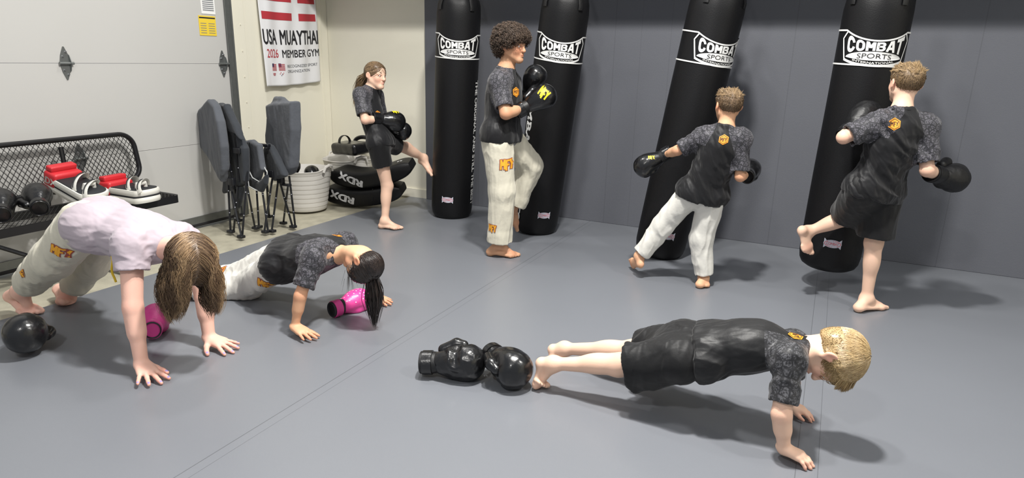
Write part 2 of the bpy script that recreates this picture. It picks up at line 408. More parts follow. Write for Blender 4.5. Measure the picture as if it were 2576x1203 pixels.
# ------------------------------------------------------------------ the room
GX, LX, WY = -4.74, -4.97, 5.69
def seam_mat(name, col, rough, lines, spec=.5, var=.06, vscale=3, bump=.05, bscale=300, wide=.004, dark=.55, coat=0, crough=.2, grain=None):
    """painted/vinyl surface with joint lines at fixed world x or y"""
    m = mat(name, col, rough, spec, bump=bump, bscale=bscale, var=var, vscale=vscale, coat=coat, crough=crough)
    t = NT(m); b = t.n['Principled BSDF']; tc = t.new('ShaderNodeTexCoord'); sp = t.new('ShaderNodeSeparateXYZ'); t.link(tc.outputs['Object'], sp.inputs[0])
    last = None
    for ax, val, wd in lines:
        s = t.new('ShaderNodeMath', operation='SUBTRACT'); t.link(sp.outputs[ax], s.inputs[0]); s.inputs[1].default_value = val
        a = t.new('ShaderNodeMath', operation='ABSOLUTE'); t.link(s.outputs[0], a.inputs[0])
        l = t.new('ShaderNodeMath', operation='LESS_THAN'); t.link(a.outputs[0], l.inputs[0]); l.inputs[1].default_value = wd
        if last is None: last = l.outputs[0]
        else:
            mx = t.new('ShaderNodeMath', operation='MAXIMUM'); t.link(last, mx.inputs[0]); t.link(l.outputs[0], mx.inputs[1]); last = mx.outputs[0]
    if last:
        inp = b.inputs['Base Color']; mx = t.new('ShaderNodeMix', data_type='RGBA', blend_type='MULTIPLY'); t.link(last, mx.inputs[0]); t.link(inp.links[0].from_socket, mx.inputs[6]); mx.inputs[7].default_value = (dark, dark, dark, 1); t.link(mx.outputs[2], inp)
    return m
M_conc = mat('concrete', srgb(170, 165, 147), .55, var=.35, vscale=9, bump=.15, bscale=90)
M_cream = mat('cream_paint', srgb(230, 226, 210), .7, spec=.3, var=.03, vscale=2, bump=.06, bscale=120)
M_white = mat('door_paint', srgb(184, 183, 180), .5, spec=.4, var=.02, vscale=2, bump=.03, bscale=200)
M_gal = mat('galvanised_steel', srgb(138, 141, 140), .38, metal=.8, var=.12, vscale=30)
M_rub = mat('black_rubber', srgb(28, 27, 30), .6)
M_dark = mat('black_metal', srgb(18, 18, 21), .38, spec=.5, bump=.03, bscale=200)
M_mat = seam_mat('grey_vinyl_mat', srgb(112, 115, 121), .42, [(0, .055, .0016), (0, .13, .0012), (0, -1.905, .0022), (0, -1.86, .0012)], var=.05, vscale=1.6, bump=.10, bscale=420, coat=.25, crough=.22, dark=.62)
M_wallmat = seam_mat('grey_wall_mat', srgb(92, 94, 101), .62, [(0, -3.1, .003), (0, -1.78, .003), (0, -1.55, .002), (0, -1.3, .002), (0, -.35, .003), (0, .85, .003)], var=.06, vscale=2.2, bump=.14, bscale=240, dark=.82)
M_dull = mat('roof_paint', srgb(170, 170, 168), .8)
def struct(name, mb, m, **kw):
    o = mb.build(name, m, None, **kw); o['kind'] = 'structure'; return o
struct('floor', MB().box((-.5, 1.2, -.06), (6.0, 5.5, .04)), M_conc)
struct('trim_1', MB().box((1.2, 1.2, -.0105), (5.14, 4.5, .0105), bev=.006), M_mat)
bpy.data.objects['trim_1'].name = 'floor_mat'
struct('wall_back', MB().box((-.2, WY+.08, 2.3), (4.9, .075, 2.4)), M_cream)
struct('wall_left', MB().box((LX-.06, (4.24+WY)/2, 2.3), (.06, (WY-4.24)/2, 2.4)), M_cream)
struct('wall_right', MB().box((4.6, 1.5, 2.3), (.06, 4.3, 2.4)), M_cream)
wm = MB()
wm.box((.33, WY-.012, 1.4), (4.05, .018, 1.4), bev=.004)
struct('wall_padding', wm, M_wallmat)
# corner upright between the left wall and the door rail, and wall cover strips
cv = MB(); cv.box((LX+.03, 4.30, 2.3), (.05, .06, 2.4)); cv.box((LX+.012, 4.46, 2.3), (.014, .10, 2.4), bev=.004); cv.box((LX+.006, 5.585, 2.3), (.006, .004, 2.4))
for z in np.arange(.2, 2.1, .23): cv.box((LX+.028, 4.41, z), (.004, .005, .005)); cv.box((LX+.028, 4.51, z+.1), (.004, .005, .005))
struct('trim_2', cv, M_cream)
struct('baseboard_back', MB().box((-4.35, WY-.004, .045), (.62, .01, .045)), M_cream)
# sectional overhead door
gd = MB()
for z0, z1 in ((.03, .6885), (.6905, 1.3385), (1.3405, 1.9885), (1.9905, 2.64)):
    gd.box((GX-.03, 1.7, (z0+z1)/2), (.03, 2.48, (z1-z0)/2), bev=.0015)
struct('door_1', gd, M_white)
d1 = bpy.data.objects['door_1']
bs = MB(); bs.box((GX+.008, 1.7, .055), (.006, 2.48, .03)); bs.build('bottom_rail', M_gal, d1)
bs = MB(); bs.box((GX-.01, 1.7, .014), (.028, 2.48, .013), bev=.006); bs.build('bottom_seal', M_rub, d1)
def hinge(y, z, side=0):
    m = MB(); x = GX+.004
    for sg in (1, -1):
        m.prism([(-.036, 0), (.036, 0), (.026, .05), (.004, .105), (-.004, .105), (-.026, .05)], (x-.003, y+.0, z+sg*.004), (0, 1, 0), (0, 0, sg), .005*sg)
    m.tube([(x+.012, y-.045, z), (x+.012, y+.05+side*.03, z)], .010, 10)
    m.prism([(0, 0), (.03, 0), (.012, .05), (0, .06)], (x, y+.028, z), (1, 0, 0), (0, 0, 1), .004)
    m.prism([(0, 0), (.03, 0), (.012, -.05), (0, -.06)], (x, y+.028, z), (1, 0, 0), (0, 0, 1), .004)
    m.build('hinge', M_gal, d1)
    b = MB()
    for dz in (-.075, -.045, .045, .075): b.tube([(x, y+(.01 if abs(dz) > .05 else -.012), z+dz), (x+.009, y+(.01 if abs(dz) > .05 else -.012), z+dz)], .006, 8)
    b.build('hinge_bolt', mat('bright_steel', srgb(210, 210, 215), .3, metal=1), d1)
hinge(2.80, 1.34); hinge(4.10, 1.34, 1); hinge(4.10, .69, 1); hinge(2.80, .69)
rl = MB()
rl.box((GX-.02, 4.195, 1.6), (.045, .010, 1.6)); rl.box((GX+.022, 4.175, 1.6), (.004, .022, 1.6)); rl.box((GX-.055, 4.215, 1.6), (.02, .028, 1.6)); rl.box((GX+.005, 4.225, 1.6), (.012, .008, 1.6), bev=.003)
struct('trim_3', rl, M_gal)
def panel_art(name, parent, o, ux, uy, L, mats, lift=.002):
    V, F, Ms = join2d(L); ux, uy = nrm(ux), nrm(uy); n = np.cross(ux, uy)
    P = np.asarray(o)[None]+V[:, :1]*ux+V[:, 1:]*uy+n*np.array([lift+.0006*m for m in _vm(V, F, Ms)])[:, None]
    return mesh_np(name, P, [tuple(f) for f in F], parent, mats, False, fmat=Ms)
def _vm(V, F, Ms):
    r = np.zeros(len(V))
    for f, m in zip(F, Ms): r[f] = m
    return r
def rect2d(x0, y0, x1, y1): return np.array([(x0, y0), (x1, y0), (x1, y1), (x0, y1)], float), np.array([(0, 1, 2), (0, 2, 3)])
def txt(body, x, y, h, w, bold=0, **kw):
    V, F = text2d(body, h, bold, w, **kw); return V+[x, y], F
# the viewer faces -x here, so +y runs to the right in the picture
M_yel = mat('yellow_sticker', srgb(226, 196, 62), .5); M_ink = mat('black_ink', srgb(25, 25, 30), .6); M_paper = mat('white_paper', srgb(228, 228, 226), .6); M_redink = mat('red_ink', srgb(178, 50, 60), .6); M_navy = mat('navy_ink', srgb(36, 38, 80), .6); M_grink = mat('grey_ink', srgb(120, 122, 126), .6)
def sticker(name, y, z, w, h, m, lines, label, cat):
    o = MB().box((GX+.0025, y+w/2, z+h/2), (.0015, w/2, h/2)).build(name, m); tag(o, label, cat)
    L = []
    for (x0, y0, x1, y1, mi) in lines: V, F = rect2d(x0*w, y0*h, x1*w, y1*h); L.append((V, F, mi))
    panel_art('print', o, (GX+.004, y, z), (0, 1, 0), (0, 0, 1), L, [M_ink, M_grink, M_redink], .0006); return o
sticker('warning_sticker', 3.90, 1.565, .165, .155, M_yel, [(.03, .86, .97, .93, 0)]+[(.08, .12+.12*i, .42, .15+.12*i, 1) for i in range(5)]+[(.55, .12+.12*i, .92, .15+.12*i, 1) for i in range(5)], 'yellow warning sticker with black heading on white garage door', 'sticker')
sticker('warning_sticker', 3.935, 1.735, .135, .26, M_paper, [(.05, .60, .95, .62, 0)]+[(.1, .1+.06*i, .9, .13+.06*i, 1) for i in range(7)]+[(.35, .72, .65, .86, 2), (.42, .76, .58, .82, 1)], 'tall white instruction sticker above the yellow sticker on the garage door', 'sticker')
# overhead platform from which the bags hang; it keeps the roof lamps off the top of the wall
pf = MB(); pf.box((-.2, 5.32, 2.52), (4.75, .36, .06)); struct('ceiling', pf, M_dull)
bm_ = MB(); bm_.box((-.2, 4.97, 2.46), (4.75, .03, .14)); struct('trim_4', bm_, M_gal)
# banner: soft cloth hung on the left wall
def banner():
    y0, y1, z0, z1 = 4.70, 5.51, 1.13, 2.62; nx, nz = 60, 100; V = []; F = []
    def warp(u, v):
        y = y0+(y1-y0)*u; zz = z0+(z1-z0)*v
        wv = .010*math.sin(9*u+3*v)+.008*math.sin(21*u-5*v+1)+.012*(1-v)*math.sin(5*u+.5)+.01*(1-v)
        if u < .08: wv += .02*(1-u/.08)*(1-v)
        return A(LX+.03+wv+.012*math.sin(math.pi*u), y+.03*(1-v)*(1-u), zz-.012*math.sin(math.pi*u)*(1-v)+.03*u*(1-v))
    for j in range(nz+1):
        for i in range(nx+1): V.append(warp(i/nx, j/nz))
    for j in range(nz):
        for i in range(nx): a = j*(nx+1)+i; F.append((a, a+1, a+nx+2, a+nx+1))
    n = len(V); V2 = [v-A(.003, 0, 0) for v in V]; F2 = [tuple(k+n for k in f[::-1]) for f in F]
    edge = [i for i in range(nx+1)]+[j*(nx+1)+nx for j in range(1, nz+1)]+[nz*(nx+1)+i for i in range(nx-1, -1, -1)]+[j*(nx+1) for j in range(nz-1, 0, -1)]
    F3 = [(edge[i], edge[i]+n, edge[(i+1) % len(edge)]+n, edge[(i+1) % len(edge)]) for i in range(len(edge))]
    M_cloth = mat('banner_cloth', srgb(226, 226, 228), .75, var=.02)
    o = mesh_np('banner', V+V2, F+F2+F3, None, [M_cloth], True); tag(o, 'white cloth banner with red stripes and black lettering on cream wall', 'banner')
    def zv(z): return (z-z0)/(z1-z0)
    L = []
    def grid_rect(u0, va, u1, vb, vc, vd, m, n=16):   # left edge va..vb, right edge vc..vd
        P = []; Q = []
        for i in range(n+1):
            t = i/n; u = u0+(u1-u0)*t
            for k in range(3): w = k/2; P.append((u, (va+(vc-va)*t)*(1-w)+(vb+(vd-vb)*t)*w))
        for i in range(n):
            for k in range(2): a = i*3+k; Q += [(a, a+3, a+4), (a, a+4, a+1)]
        L.append((np.array(P), np.array(Q), m))
    R = 0
    for (za, zb) in ((1.745, 1.815), (1.915, 1.99), (2.08, 2.16), (2.25, 2.33), (2.42, 2.5)):
        grid_rect(.03, zv(za), .53, zv(zb), zv(za), zv(zb), R); grid_rect(.64, zv(za), .97, zv(zb), zv(za), zv(zb), R)
    def put(body, u0, z, h, wu, m, bold=0):
        V, F = text2d(body, h, bold, wu*(y1-y0), sub=1); V = V.copy(); V[:, 0] = u0+V[:, 0]/(y1-y0); V[:, 1] = zv(z+V[:, 1]); L.append((V, F, m))
    put('USA', .015, 1.515, .142, .23, 1, .035); put('MUAYTHAI', .30, 1.515, .142, .69, 1, .035)
    put('2026', .05, 1.395, .08, .20, 0, .01); put('MEMBER GYM', .31, 1.395, .075, .68, 1, .02)
    put('RECOGNIZED SPORT', .38, 1.30, .028, .56, 2, .005); put('ORGANIZATION', .38, 1.25, .028, .42, 2, .005)
    for (u, wd) in ((.12, .075), (.23, .1)):
        for i in range(7): grid_rect(u, zv(1.275+.0095*i), u+wd, zv(1.280+.0095*i), zv(1.275+.0095*i), zv(1.280+.0095*i), 0, 3)
        grid_rect(u, zv(1.31), u+wd*.42, zv(1.342), zv(1.31), zv(1.342), 3, 3)
    for cu, cz in ((.135, 1.245), (.150, 1.245), (.165, 1.245), (.142, 1.236), (.158, 1.236)):
        pts = [(cu+.008*math.cos(a), zv(cz+.0065*math.sin(a))) for a in np.linspace(0, 2*math.pi, 13)]; V_, F_ = ribbon2d(pts, .003); L.append((V_, F_, 0))
    for k, c in enumerate(((.25, 1.25), (.27, 1.235), (.29, 1.245))):
        pts = [(c[0]+.012*t, zv(c[1]+.01*math.sin(3*t))) for t in np.linspace(-1, 1, 9)]; V_, F_ = ribbon2d(pts, .0035); L.append((V_, F_, 0 if k != 1 else 3))
    V_, F_, Ms = join2d(L); P = [warp(min(.999, max(.001, u)), v)+A(.0025, 0, 0) for (u, v) in V_]
    mesh_np('banner_print', P, [tuple(f) for f in F_], o, [M_redink, M_ink, M_grink, M_navy], True, fmat=Ms)
banner()
# ------------------------------------------------------------------ people
def skin_mat(name, col, lip):
    if name in MATS: return MATS[name]
    m = mat(name, col, .55, .35, bump=.03, bscale=260, var=.05, vscale=14, sss=.12)
    attr_mix(m, 'lip', tuple(.5*a+.5*b for a, b in zip(lip, col)), .1, .9); attr_mix(m, 'blush', tuple(c*f for c, f in zip(col, (1.0, .70, .68))), 0, 1.2); attr_mix(m, 'nail', srgb(150, 140, 196), .4, .6)
    return m
def foot(S, ank, ball, heel, s, inner, up=None, toes=True, flex=0.0):
    """ankle, ball of foot, heel: world points; inner: unit vector towards the big toe side"""
    ank, ball, heel = map(A_, (ank, ball, heel)); f = nrm(ball-heel); inner = nrm(inner-f*np.dot(inner, f)); u = nrm(np.cross(f, inner)); u = u if np.dot(u, ank-ball) > 0 else -u
    S.ball(ank, .034*s); S.cone(ank, heel, .030*s, .029*s, k=.02)
    S.cone(ank, ball+u*.012*s, .031*s, .017*s, flat=(u, .9), k=.025)
    S.cone(heel+f*.01*s, ball, .026*s, .036*s, flat=(u, .55), k=.02)
    S.cone(ball-inner*.020*s, ball+inner*.016*s, .019*s, .023*s, flat=(u, .75), k=.015)
    fd = nrm(f*math.cos(flex)+u*math.sin(flex))
    for i, (off, ln, r) in enumerate(((.026, .052, .0135), (.006, .050, .0092), (-.009, .044, .0085), (-.022, .036, .008), (-.034, .027, .0078))):
        b = ball+inner*off*s+f*(-.004-.012*(i > 1)*(i-1)*.6)*s; e = b+fd*ln*s+inner*(.10*off if i else -.004)*s-u*.004*s
        S.cone(b, lerp(b, e, .55)+u*.003*s, r*1.05*s, r*.95*s, k=.010); S.cone(lerp(b, e, .55)+u*.003*s, e, r*.95*s, r*.98*s, k=.004)
A_ = lambda v: np.array(v, float)
HAND = [(.0, .020, .070, (.032, .022, .018), .0088), (.0, .004, .074, (.036, .024, .019), .009), (.0, -.013, .070, (.033, .023, .018), .0086), (.0, -.029, .062, (.026, .018, .016), .0076)]
def hand(S, wr, d, up, thumb, s, curl=(.1, .1, .1, .1), spread=.18, tcurl=.2, tang=.9, tdrop=.25, farm=None, nails=None):
    """d: finger direction, up: back-of-hand normal, thumb: unit vector to the thumb side"""
    d, up = nrm(d), nrm(up); up = nrm(up-d*np.dot(up, d)); th = nrm(thumb-d*np.dot(thumb, d)-up*np.dot(thumb, up)); tips = []
    wr = A_(wr)
    for i, (x0, y, ml, ph, r) in enumerate(HAND):
        base = wr+th*y*.55*s+d*.008*s; kn = wr+d*ml*s+th*y*1.12*s+up*(.004 if i in (1, 2) else .001)*s
        S.cone(base, kn, .0145*s, .0125*s, k=.014)
        an = spread*(y/.029)*1.25+.0; fd = nrm(d*math.cos(an)+th*math.sin(an)); p = kn; ang = 0
        for j, L in enumerate(ph):
            ang += curl[i]*(1.0, 1.1, .7)[j]; q = p+(fd*math.cos(ang)-up*math.sin(ang))*L*s
            S.cone(p, q, r*s*(1.08-.07*j), r*s*(1.0-.09*j), k=.005); p = q
        tips.append((p, nrm(fd*math.cos(ang)-up*math.sin(ang)), r*s*.8))
    tb = wr+d*.016*s+th*.016*s-up*.004*s; td = nrm(d*math.cos(tang)+th*math.sin(tang)-up*tdrop)
    p = tb; q = tb+td*.036*s; S.cone(p, q, .0165*s, .0125*s, k=.014)
    td2 = nrm(td*math.cos(tcurl)+d*math.sin(tcurl)); r_ = q+td2*.028*s; S.cone(q, r_, .0115*s, .0105*s, k=.006)
    td3 = nrm(td2*math.cos(tcurl)+d*math.sin(tcurl)); e = r_+td3*.022*s; S.cone(r_, e, .0105*s, .0085*s, k=.004); tips.append((e, td3, .008*s))
    S.cone(wr-d*.01*s, wr+d*.05*s, .021*s, .030*s, flat=(up, .55), k=.015)
    return tips
def head_sdf(S, c, up, face, hh, neck, ears=True, nr=.052, jaw=1.0):
    """c: middle of the head; up: crown direction; face: viewing direction; hh: chin to crown"""
    up = nrm(up); face = nrm(face-up*np.dot(face, up)); rt = np.cross(face, up); R = np.column_stack([rt, face, up])
    W = lambda x, y, z: c+R@(A(x, y, z)*hh)
    e = lambda x, y, z, rx, ry, rz, k=.02, op='+', Rl=None: S.ell(W(x, y, z), A(rx, ry, rz)*hh, R=R if Rl is None else R@Rl, k=k, op=op)
    cn = lambda a, b, ra, rb, k=.012, op='+', flat=None: S.cone(W(*a), W(*b), ra*hh, rb*hh, k=k, op=op, flat=flat)
    e(0, -.06, .13, .335, .425, .365); e(0, .12, .10, .285, .27, .30); e(0, .13, -.13, .255, .26, .33)
    for sx in (-1, 1):
        cn((sx*.23, -.02, -.20), (sx*.05, .27, -.41), .10, .075, .03); e(sx*.15, .25, -.13, .10, .09, .10, .02)
        e(sx*.135, .375, -.0, .075, .06, .055, .012, '-'); e(sx*.135, .305, -.0, .062, .06, .06, .003)
        cn((sx*.06, .365, .075), (sx*.20, .305, .07), .035, .028, .012)
        e(sx*.035, .415, -.155, .033, .035, .028, .008); e(sx*.025, .43, -.185, .014, .02, .012, .004, '-')
        if ears:
            Rl = np.array(Matrix.Rotation(sx*.35, 3, 'Z') @ Matrix.Rotation(-.18, 3, 'X'))
            e(sx*.362, -.045, -.01, .045, .095, .125, .008, Rl=Rl); e(sx*.405, -.035, .01, .03, .05, .085, .006, '-', Rl=Rl); e(sx*.34, -.02, -.13, .03, .04, .045, .01)
    for sx in (-1, 1): cn((sx*.085, .372, .048), (sx*.19, .345, .044), .017, .015, .008)
    cn((0, .365, .06), (0, .455, -.13), .032, .042, .016); e(0, .455, -.145, .043, .04, .04, .008)
    e(0, .385, -.245, .085, .05, .022, .008); e(0, .375, -.295, .075, .055, .026, .008); cn((-.09, .415, -.272), (.09, .415, -.272), .006, .006, .004, '-')
    e(0, .30, -.42, .09, .075, .06, .025)
    S.cone(W(0, -.12, -.16), neck, .205*hh, nr, k=.025); S.cone(W(0, -.04, -.26), neck+(W(0, .05, 0)-c), .17*hh, nr*.9, k=.025)
    return W, R
def lips_attr(W, hh):
    pts = [W(0, .43, -.245), W(0, .42, -.295), W(.05, .41, -.27), W(-.05, .41, -.27)]
    def f(V):
        d = np.min([np.linalg.norm(V-p, axis=1) for p in pts], 0); return np.clip(1-(d-.028*hh)/(.02*hh), 0, 1)
    return f
def eyes(W, R, hh, parent):
    for sx in (-1, 1):
        c = W(sx*.138, .322, -.0); m = MB(); n = 16
        for (r0, off, mi) in ((.050, 0, 0), (.033, .026, 1)):
            m.mi = mi; m.lathe([(1e-6, .052*hh)]+[(r0*hh*math.sin(t), (off if mi else 0)*hh+.0535*hh*math.cos(t)*(1 if not mi else .52)) for t in np.linspace(.05, 3.1, 10)], c=c, R=np.column_stack([R[:, 0], -R[:, 2], R[:, 1]]), n=n)
        m.build('eye', [mat('eye_white', srgb(225, 215, 208), .2), mat('iris', srgb(50, 34, 26), .15)], parent, smooth=True)
        b = SDF(.002, .004); b.tube([W(sx*.06, .402, .088), W(sx*.12, .388, .106), W(sx*.20, .330, .092)], [.012*hh, .014*hh, .007*hh], flat=(R[:, 1], .8)); V, F = b.mesh()
        mesh_np('eyebrow', V, F, parent, [mat('brow', srgb(60, 46, 34), .8)])
def limb(S, a, b, c, ra, rb, rc, bulge, bdir, s):
    """two-bone limb: a-b-c with a muscle bulge on the second bone"""
    S.cone(a, b, ra*s, rb*s); S.cone(b, c, rb*.97*s, rc*s)
    m = lerp(b, c, .30)+nrm(bdir)*.010*s; S.ell(m, A(bulge, bulge, .085)*s, R=frame(np.cross(nrm(c-b), nrm(bdir)), nrm(c-b)), k=.03)
def torso(S, J, s, f=1.0, lo=None, grow=0.0, waist=.098, girth=1.0):
    """pelvis, belly, ribcage and shoulder girdle as blended ellipses"""
    hp = (J['hipR']+J['hipL'])/2; sh = (J['shR']+J['shL'])/2; ch = J.get('chest', lerp(hp, sh, .8)); nk = J['neck']
    lat0 = nrm(J['hipL']-J['hipR']); lat1 = nrm(J['shL']-J['shR']); ax = nrm(sh-hp)
    dp0 = nrm(np.cross(lat0, ax)); dp1 = nrm(np.cross(lat1, ax)); g = grow; mid = J.get('mid', lerp(hp, ch, .45)); w = nrm(lat0+lat1); dm = nrm(np.cross(w, ax))
    S.cone(J['hipR']+ax*.02*s, J['hipL']+ax*.02*s, .088*s*girth+g, .088*s*girth+g, flat=(dp0, .95), k=.04)
    S.cone(hp+ax*.03*s, mid, .112*s*girth+g, waist*1.10*s*girth+g, flat=(dp0, .78), k=.04)
    S.cone(mid, lerp(mid, ch, .7), waist*1.10*s*girth+g, .125*s*girth+g, flat=(dm, .76), k=.04)
    S.cone(lerp(mid, ch, .6), ch, .125*s*girth+g, .118*s*girth+g, flat=(dp1, .78), k=.04)
    q = .82
    S.cone(lerp(sh, J['shR'], q), lerp(sh, J['shL'], q), .056*s+g, .056*s+g, k=.04)
    S.cone(lerp(sh, J['shR'], .55), nk, .048*s+g, .045*s+g*.3, k=.035); S.cone(lerp(sh, J['shL'], .55), nk, .048*s+g, .045*s+g*.3, k=.035)
    S.cone(ch, nk, .075*s+g, .05*s+g*.2, k=.035)
def fwd_of(a, b, c, default):
    v = b-(a+c)/2
    return nrm(v) if np.linalg.norm(v) > .03 else nrm(default)
def body(name, J, s, skin, label, head, hands, feet, res=.005, girth=1.0, kneef=(0, 1, 0), floor=.002, elbowf=None, lg=1.0, al=.98, ft=1.1, hs=1.08):
    base = (J['hipR']+J['hipL'])/2; base = A(base[0], base[1], 0)
    root = empty('person', base, label, 'person')
    S = SDF(res, .03); S.floor = floor
    torso(S, J, s*.97, girth=girth)
    for q in 'RL':
        kf = fwd_of(J['hip'+q], J['knee'+q], J['ank'+q], kneef)
        limb(S, J['hip'+q], J['knee'+q], J['ank'+q], .082*girth*lg, .050*lg, .031, .042*lg, -kf, s)
        S.ball(J['knee'+q]+kf*.008*s, .043*s*lg, k=.02)
        ef = fwd_of(J['sh'+q], J['el'+q], J['wr'+q], (0, 0, -1))
        S.ball(J['sh'+q], .047*s, k=.03)
        S.cone(J['sh'+q], J['el'+q], .046*s*al, .038*s*al, k=.02)
        d = nrm(J['wr'+q]-J['el'+q]); S.cone(J['el'+q], J['wr'+q], .035*s*al, .026*s*al, k=.015); S.cone(lerp(J['el'+q], J['wr'+q], .10), lerp(J['el'+q], J['wr'+q], .45), .035*s*al, .034*s*al, k=.02)
    W, R = head_sdf(S, **head, neck=J['neck']+(0 if True else 0), nr=.047*s)
    tips = []
    for h in hands:
        S.cone(J['wr'+h['q']], J['wr'+h['q']]+nrm(h['d'])*.012*s, .024*s*al, .023*s*al, k=.015)
        tips += hand(S, J['wr'+h['q']], h['d'], h['up'], h['th'], s*hs*h.get('sc', 1.0), **h.get('kw', {}))
    for f in feet: foot(S, J['ank'+f['q']], J['ball'+f['q']], f['heel'], s*ft, f['inner'], flex=f.get('flex', 0))
    lf = lips_attr(W, head['hh'])
    V, F = S.mesh(); V = relax(V, F, 1, .4)
    wr = [t[0] for t in tips]+[J['elR'], J['elL'], J['kneeR'], J['kneeL'], J['ballR'], J['ballL'], W(.37, -.03, 0), W(-.37, -.03, 0), W(.15, .3, -.12), W(-.15, .3, -.12)]
    bl = np.min([np.linalg.norm(V-p, axis=1) for p in wr], 0); nail = np.zeros(len(V))
    if head.get('_nails'): pass
    for (p, d, r) in tips:
        q = p+d*r*.5; nail = np.maximum(nail, (np.linalg.norm(V-q+d*r*.8-A(0, 0, r*.95), axis=1) < r*.72)*1.0)
    at_ = {'lip': lf(V), 'blush': np.clip(1-bl/(.055*s), 0, 1)}
    if name == 'pink': at_['nail'] = nail
    o = mesh_np('body', V, F, root, [skin], True, at_)
    return root, o, W, R
# ------------------------------------------------------------------ clothing
def cloth_mat(name, col, rough=.75, spec=.3, sleeve=None, bump=.25, bscale=22, sheen=.15, coat=0):
    if name in MATS: return MATS[name]
    m = mat(name, col, rough, spec, bump=bump, bscale=bscale, bdetail=6, var=.05, vscale=12, sheen=sheen, coat=coat, crough=.35)
    if sleeve:
        t = NT(m); tc = t.new('ShaderNodeTexCoord')
        v = t.new('ShaderNodeTexVoronoi', feature='DISTANCE_TO_EDGE', i_Scale=32, i_Randomness=.8); t.link(tc.outputs['Object'], v.inputs['Vector'])
        n = t.new('ShaderNodeTexNoise', i_Scale=170, i_Detail=3); t.link(tc.outputs['Object'], n.inputs['Vector'])
        c1 = t.new('ShaderNodeMapRange'); c1.inputs[1].default_value = .05; c1.inputs[2].default_value = .12; t.link(v.outputs[0], c1.inputs[0])
        c2 = t.new('ShaderNodeMapRange'); c2.inputs[1].default_value = .44; c2.inputs[2].default_value = .56; t.link(n.outputs[0], c2.inputs[0])
        mu = t.new('ShaderNodeMath', operation='MULTIPLY'); t.link(c1.outputs[0], mu.inputs[0]); t.link(c2.outputs[0], mu.inputs[1])
        mx = t.new('ShaderNodeMix', data_type='RGBA'); mx.inputs[6].default_value = (*sleeve[0], 1); mx.inputs[7].default_value = (*sleeve[1], 1); t.link(mu.outputs[0], mx.inputs[0])
        attr_mix(m, 'sleeve', mx.outputs[2], .48, .52)
    return m
def folds(seed, freq, axis=None, sq=1.0, ridge=.6):
    def f(V):
        a = wave(V, seed, freq, axis, sq); b = wave(V, seed+7, freq*.6, axis, sq); c = wave(V, seed+3, freq*1.1, axis, sq); return a*.35+b*.45-ridge*(np.abs(b)-.4)-ridge*.5*(np.abs(c)-.4)
    return f
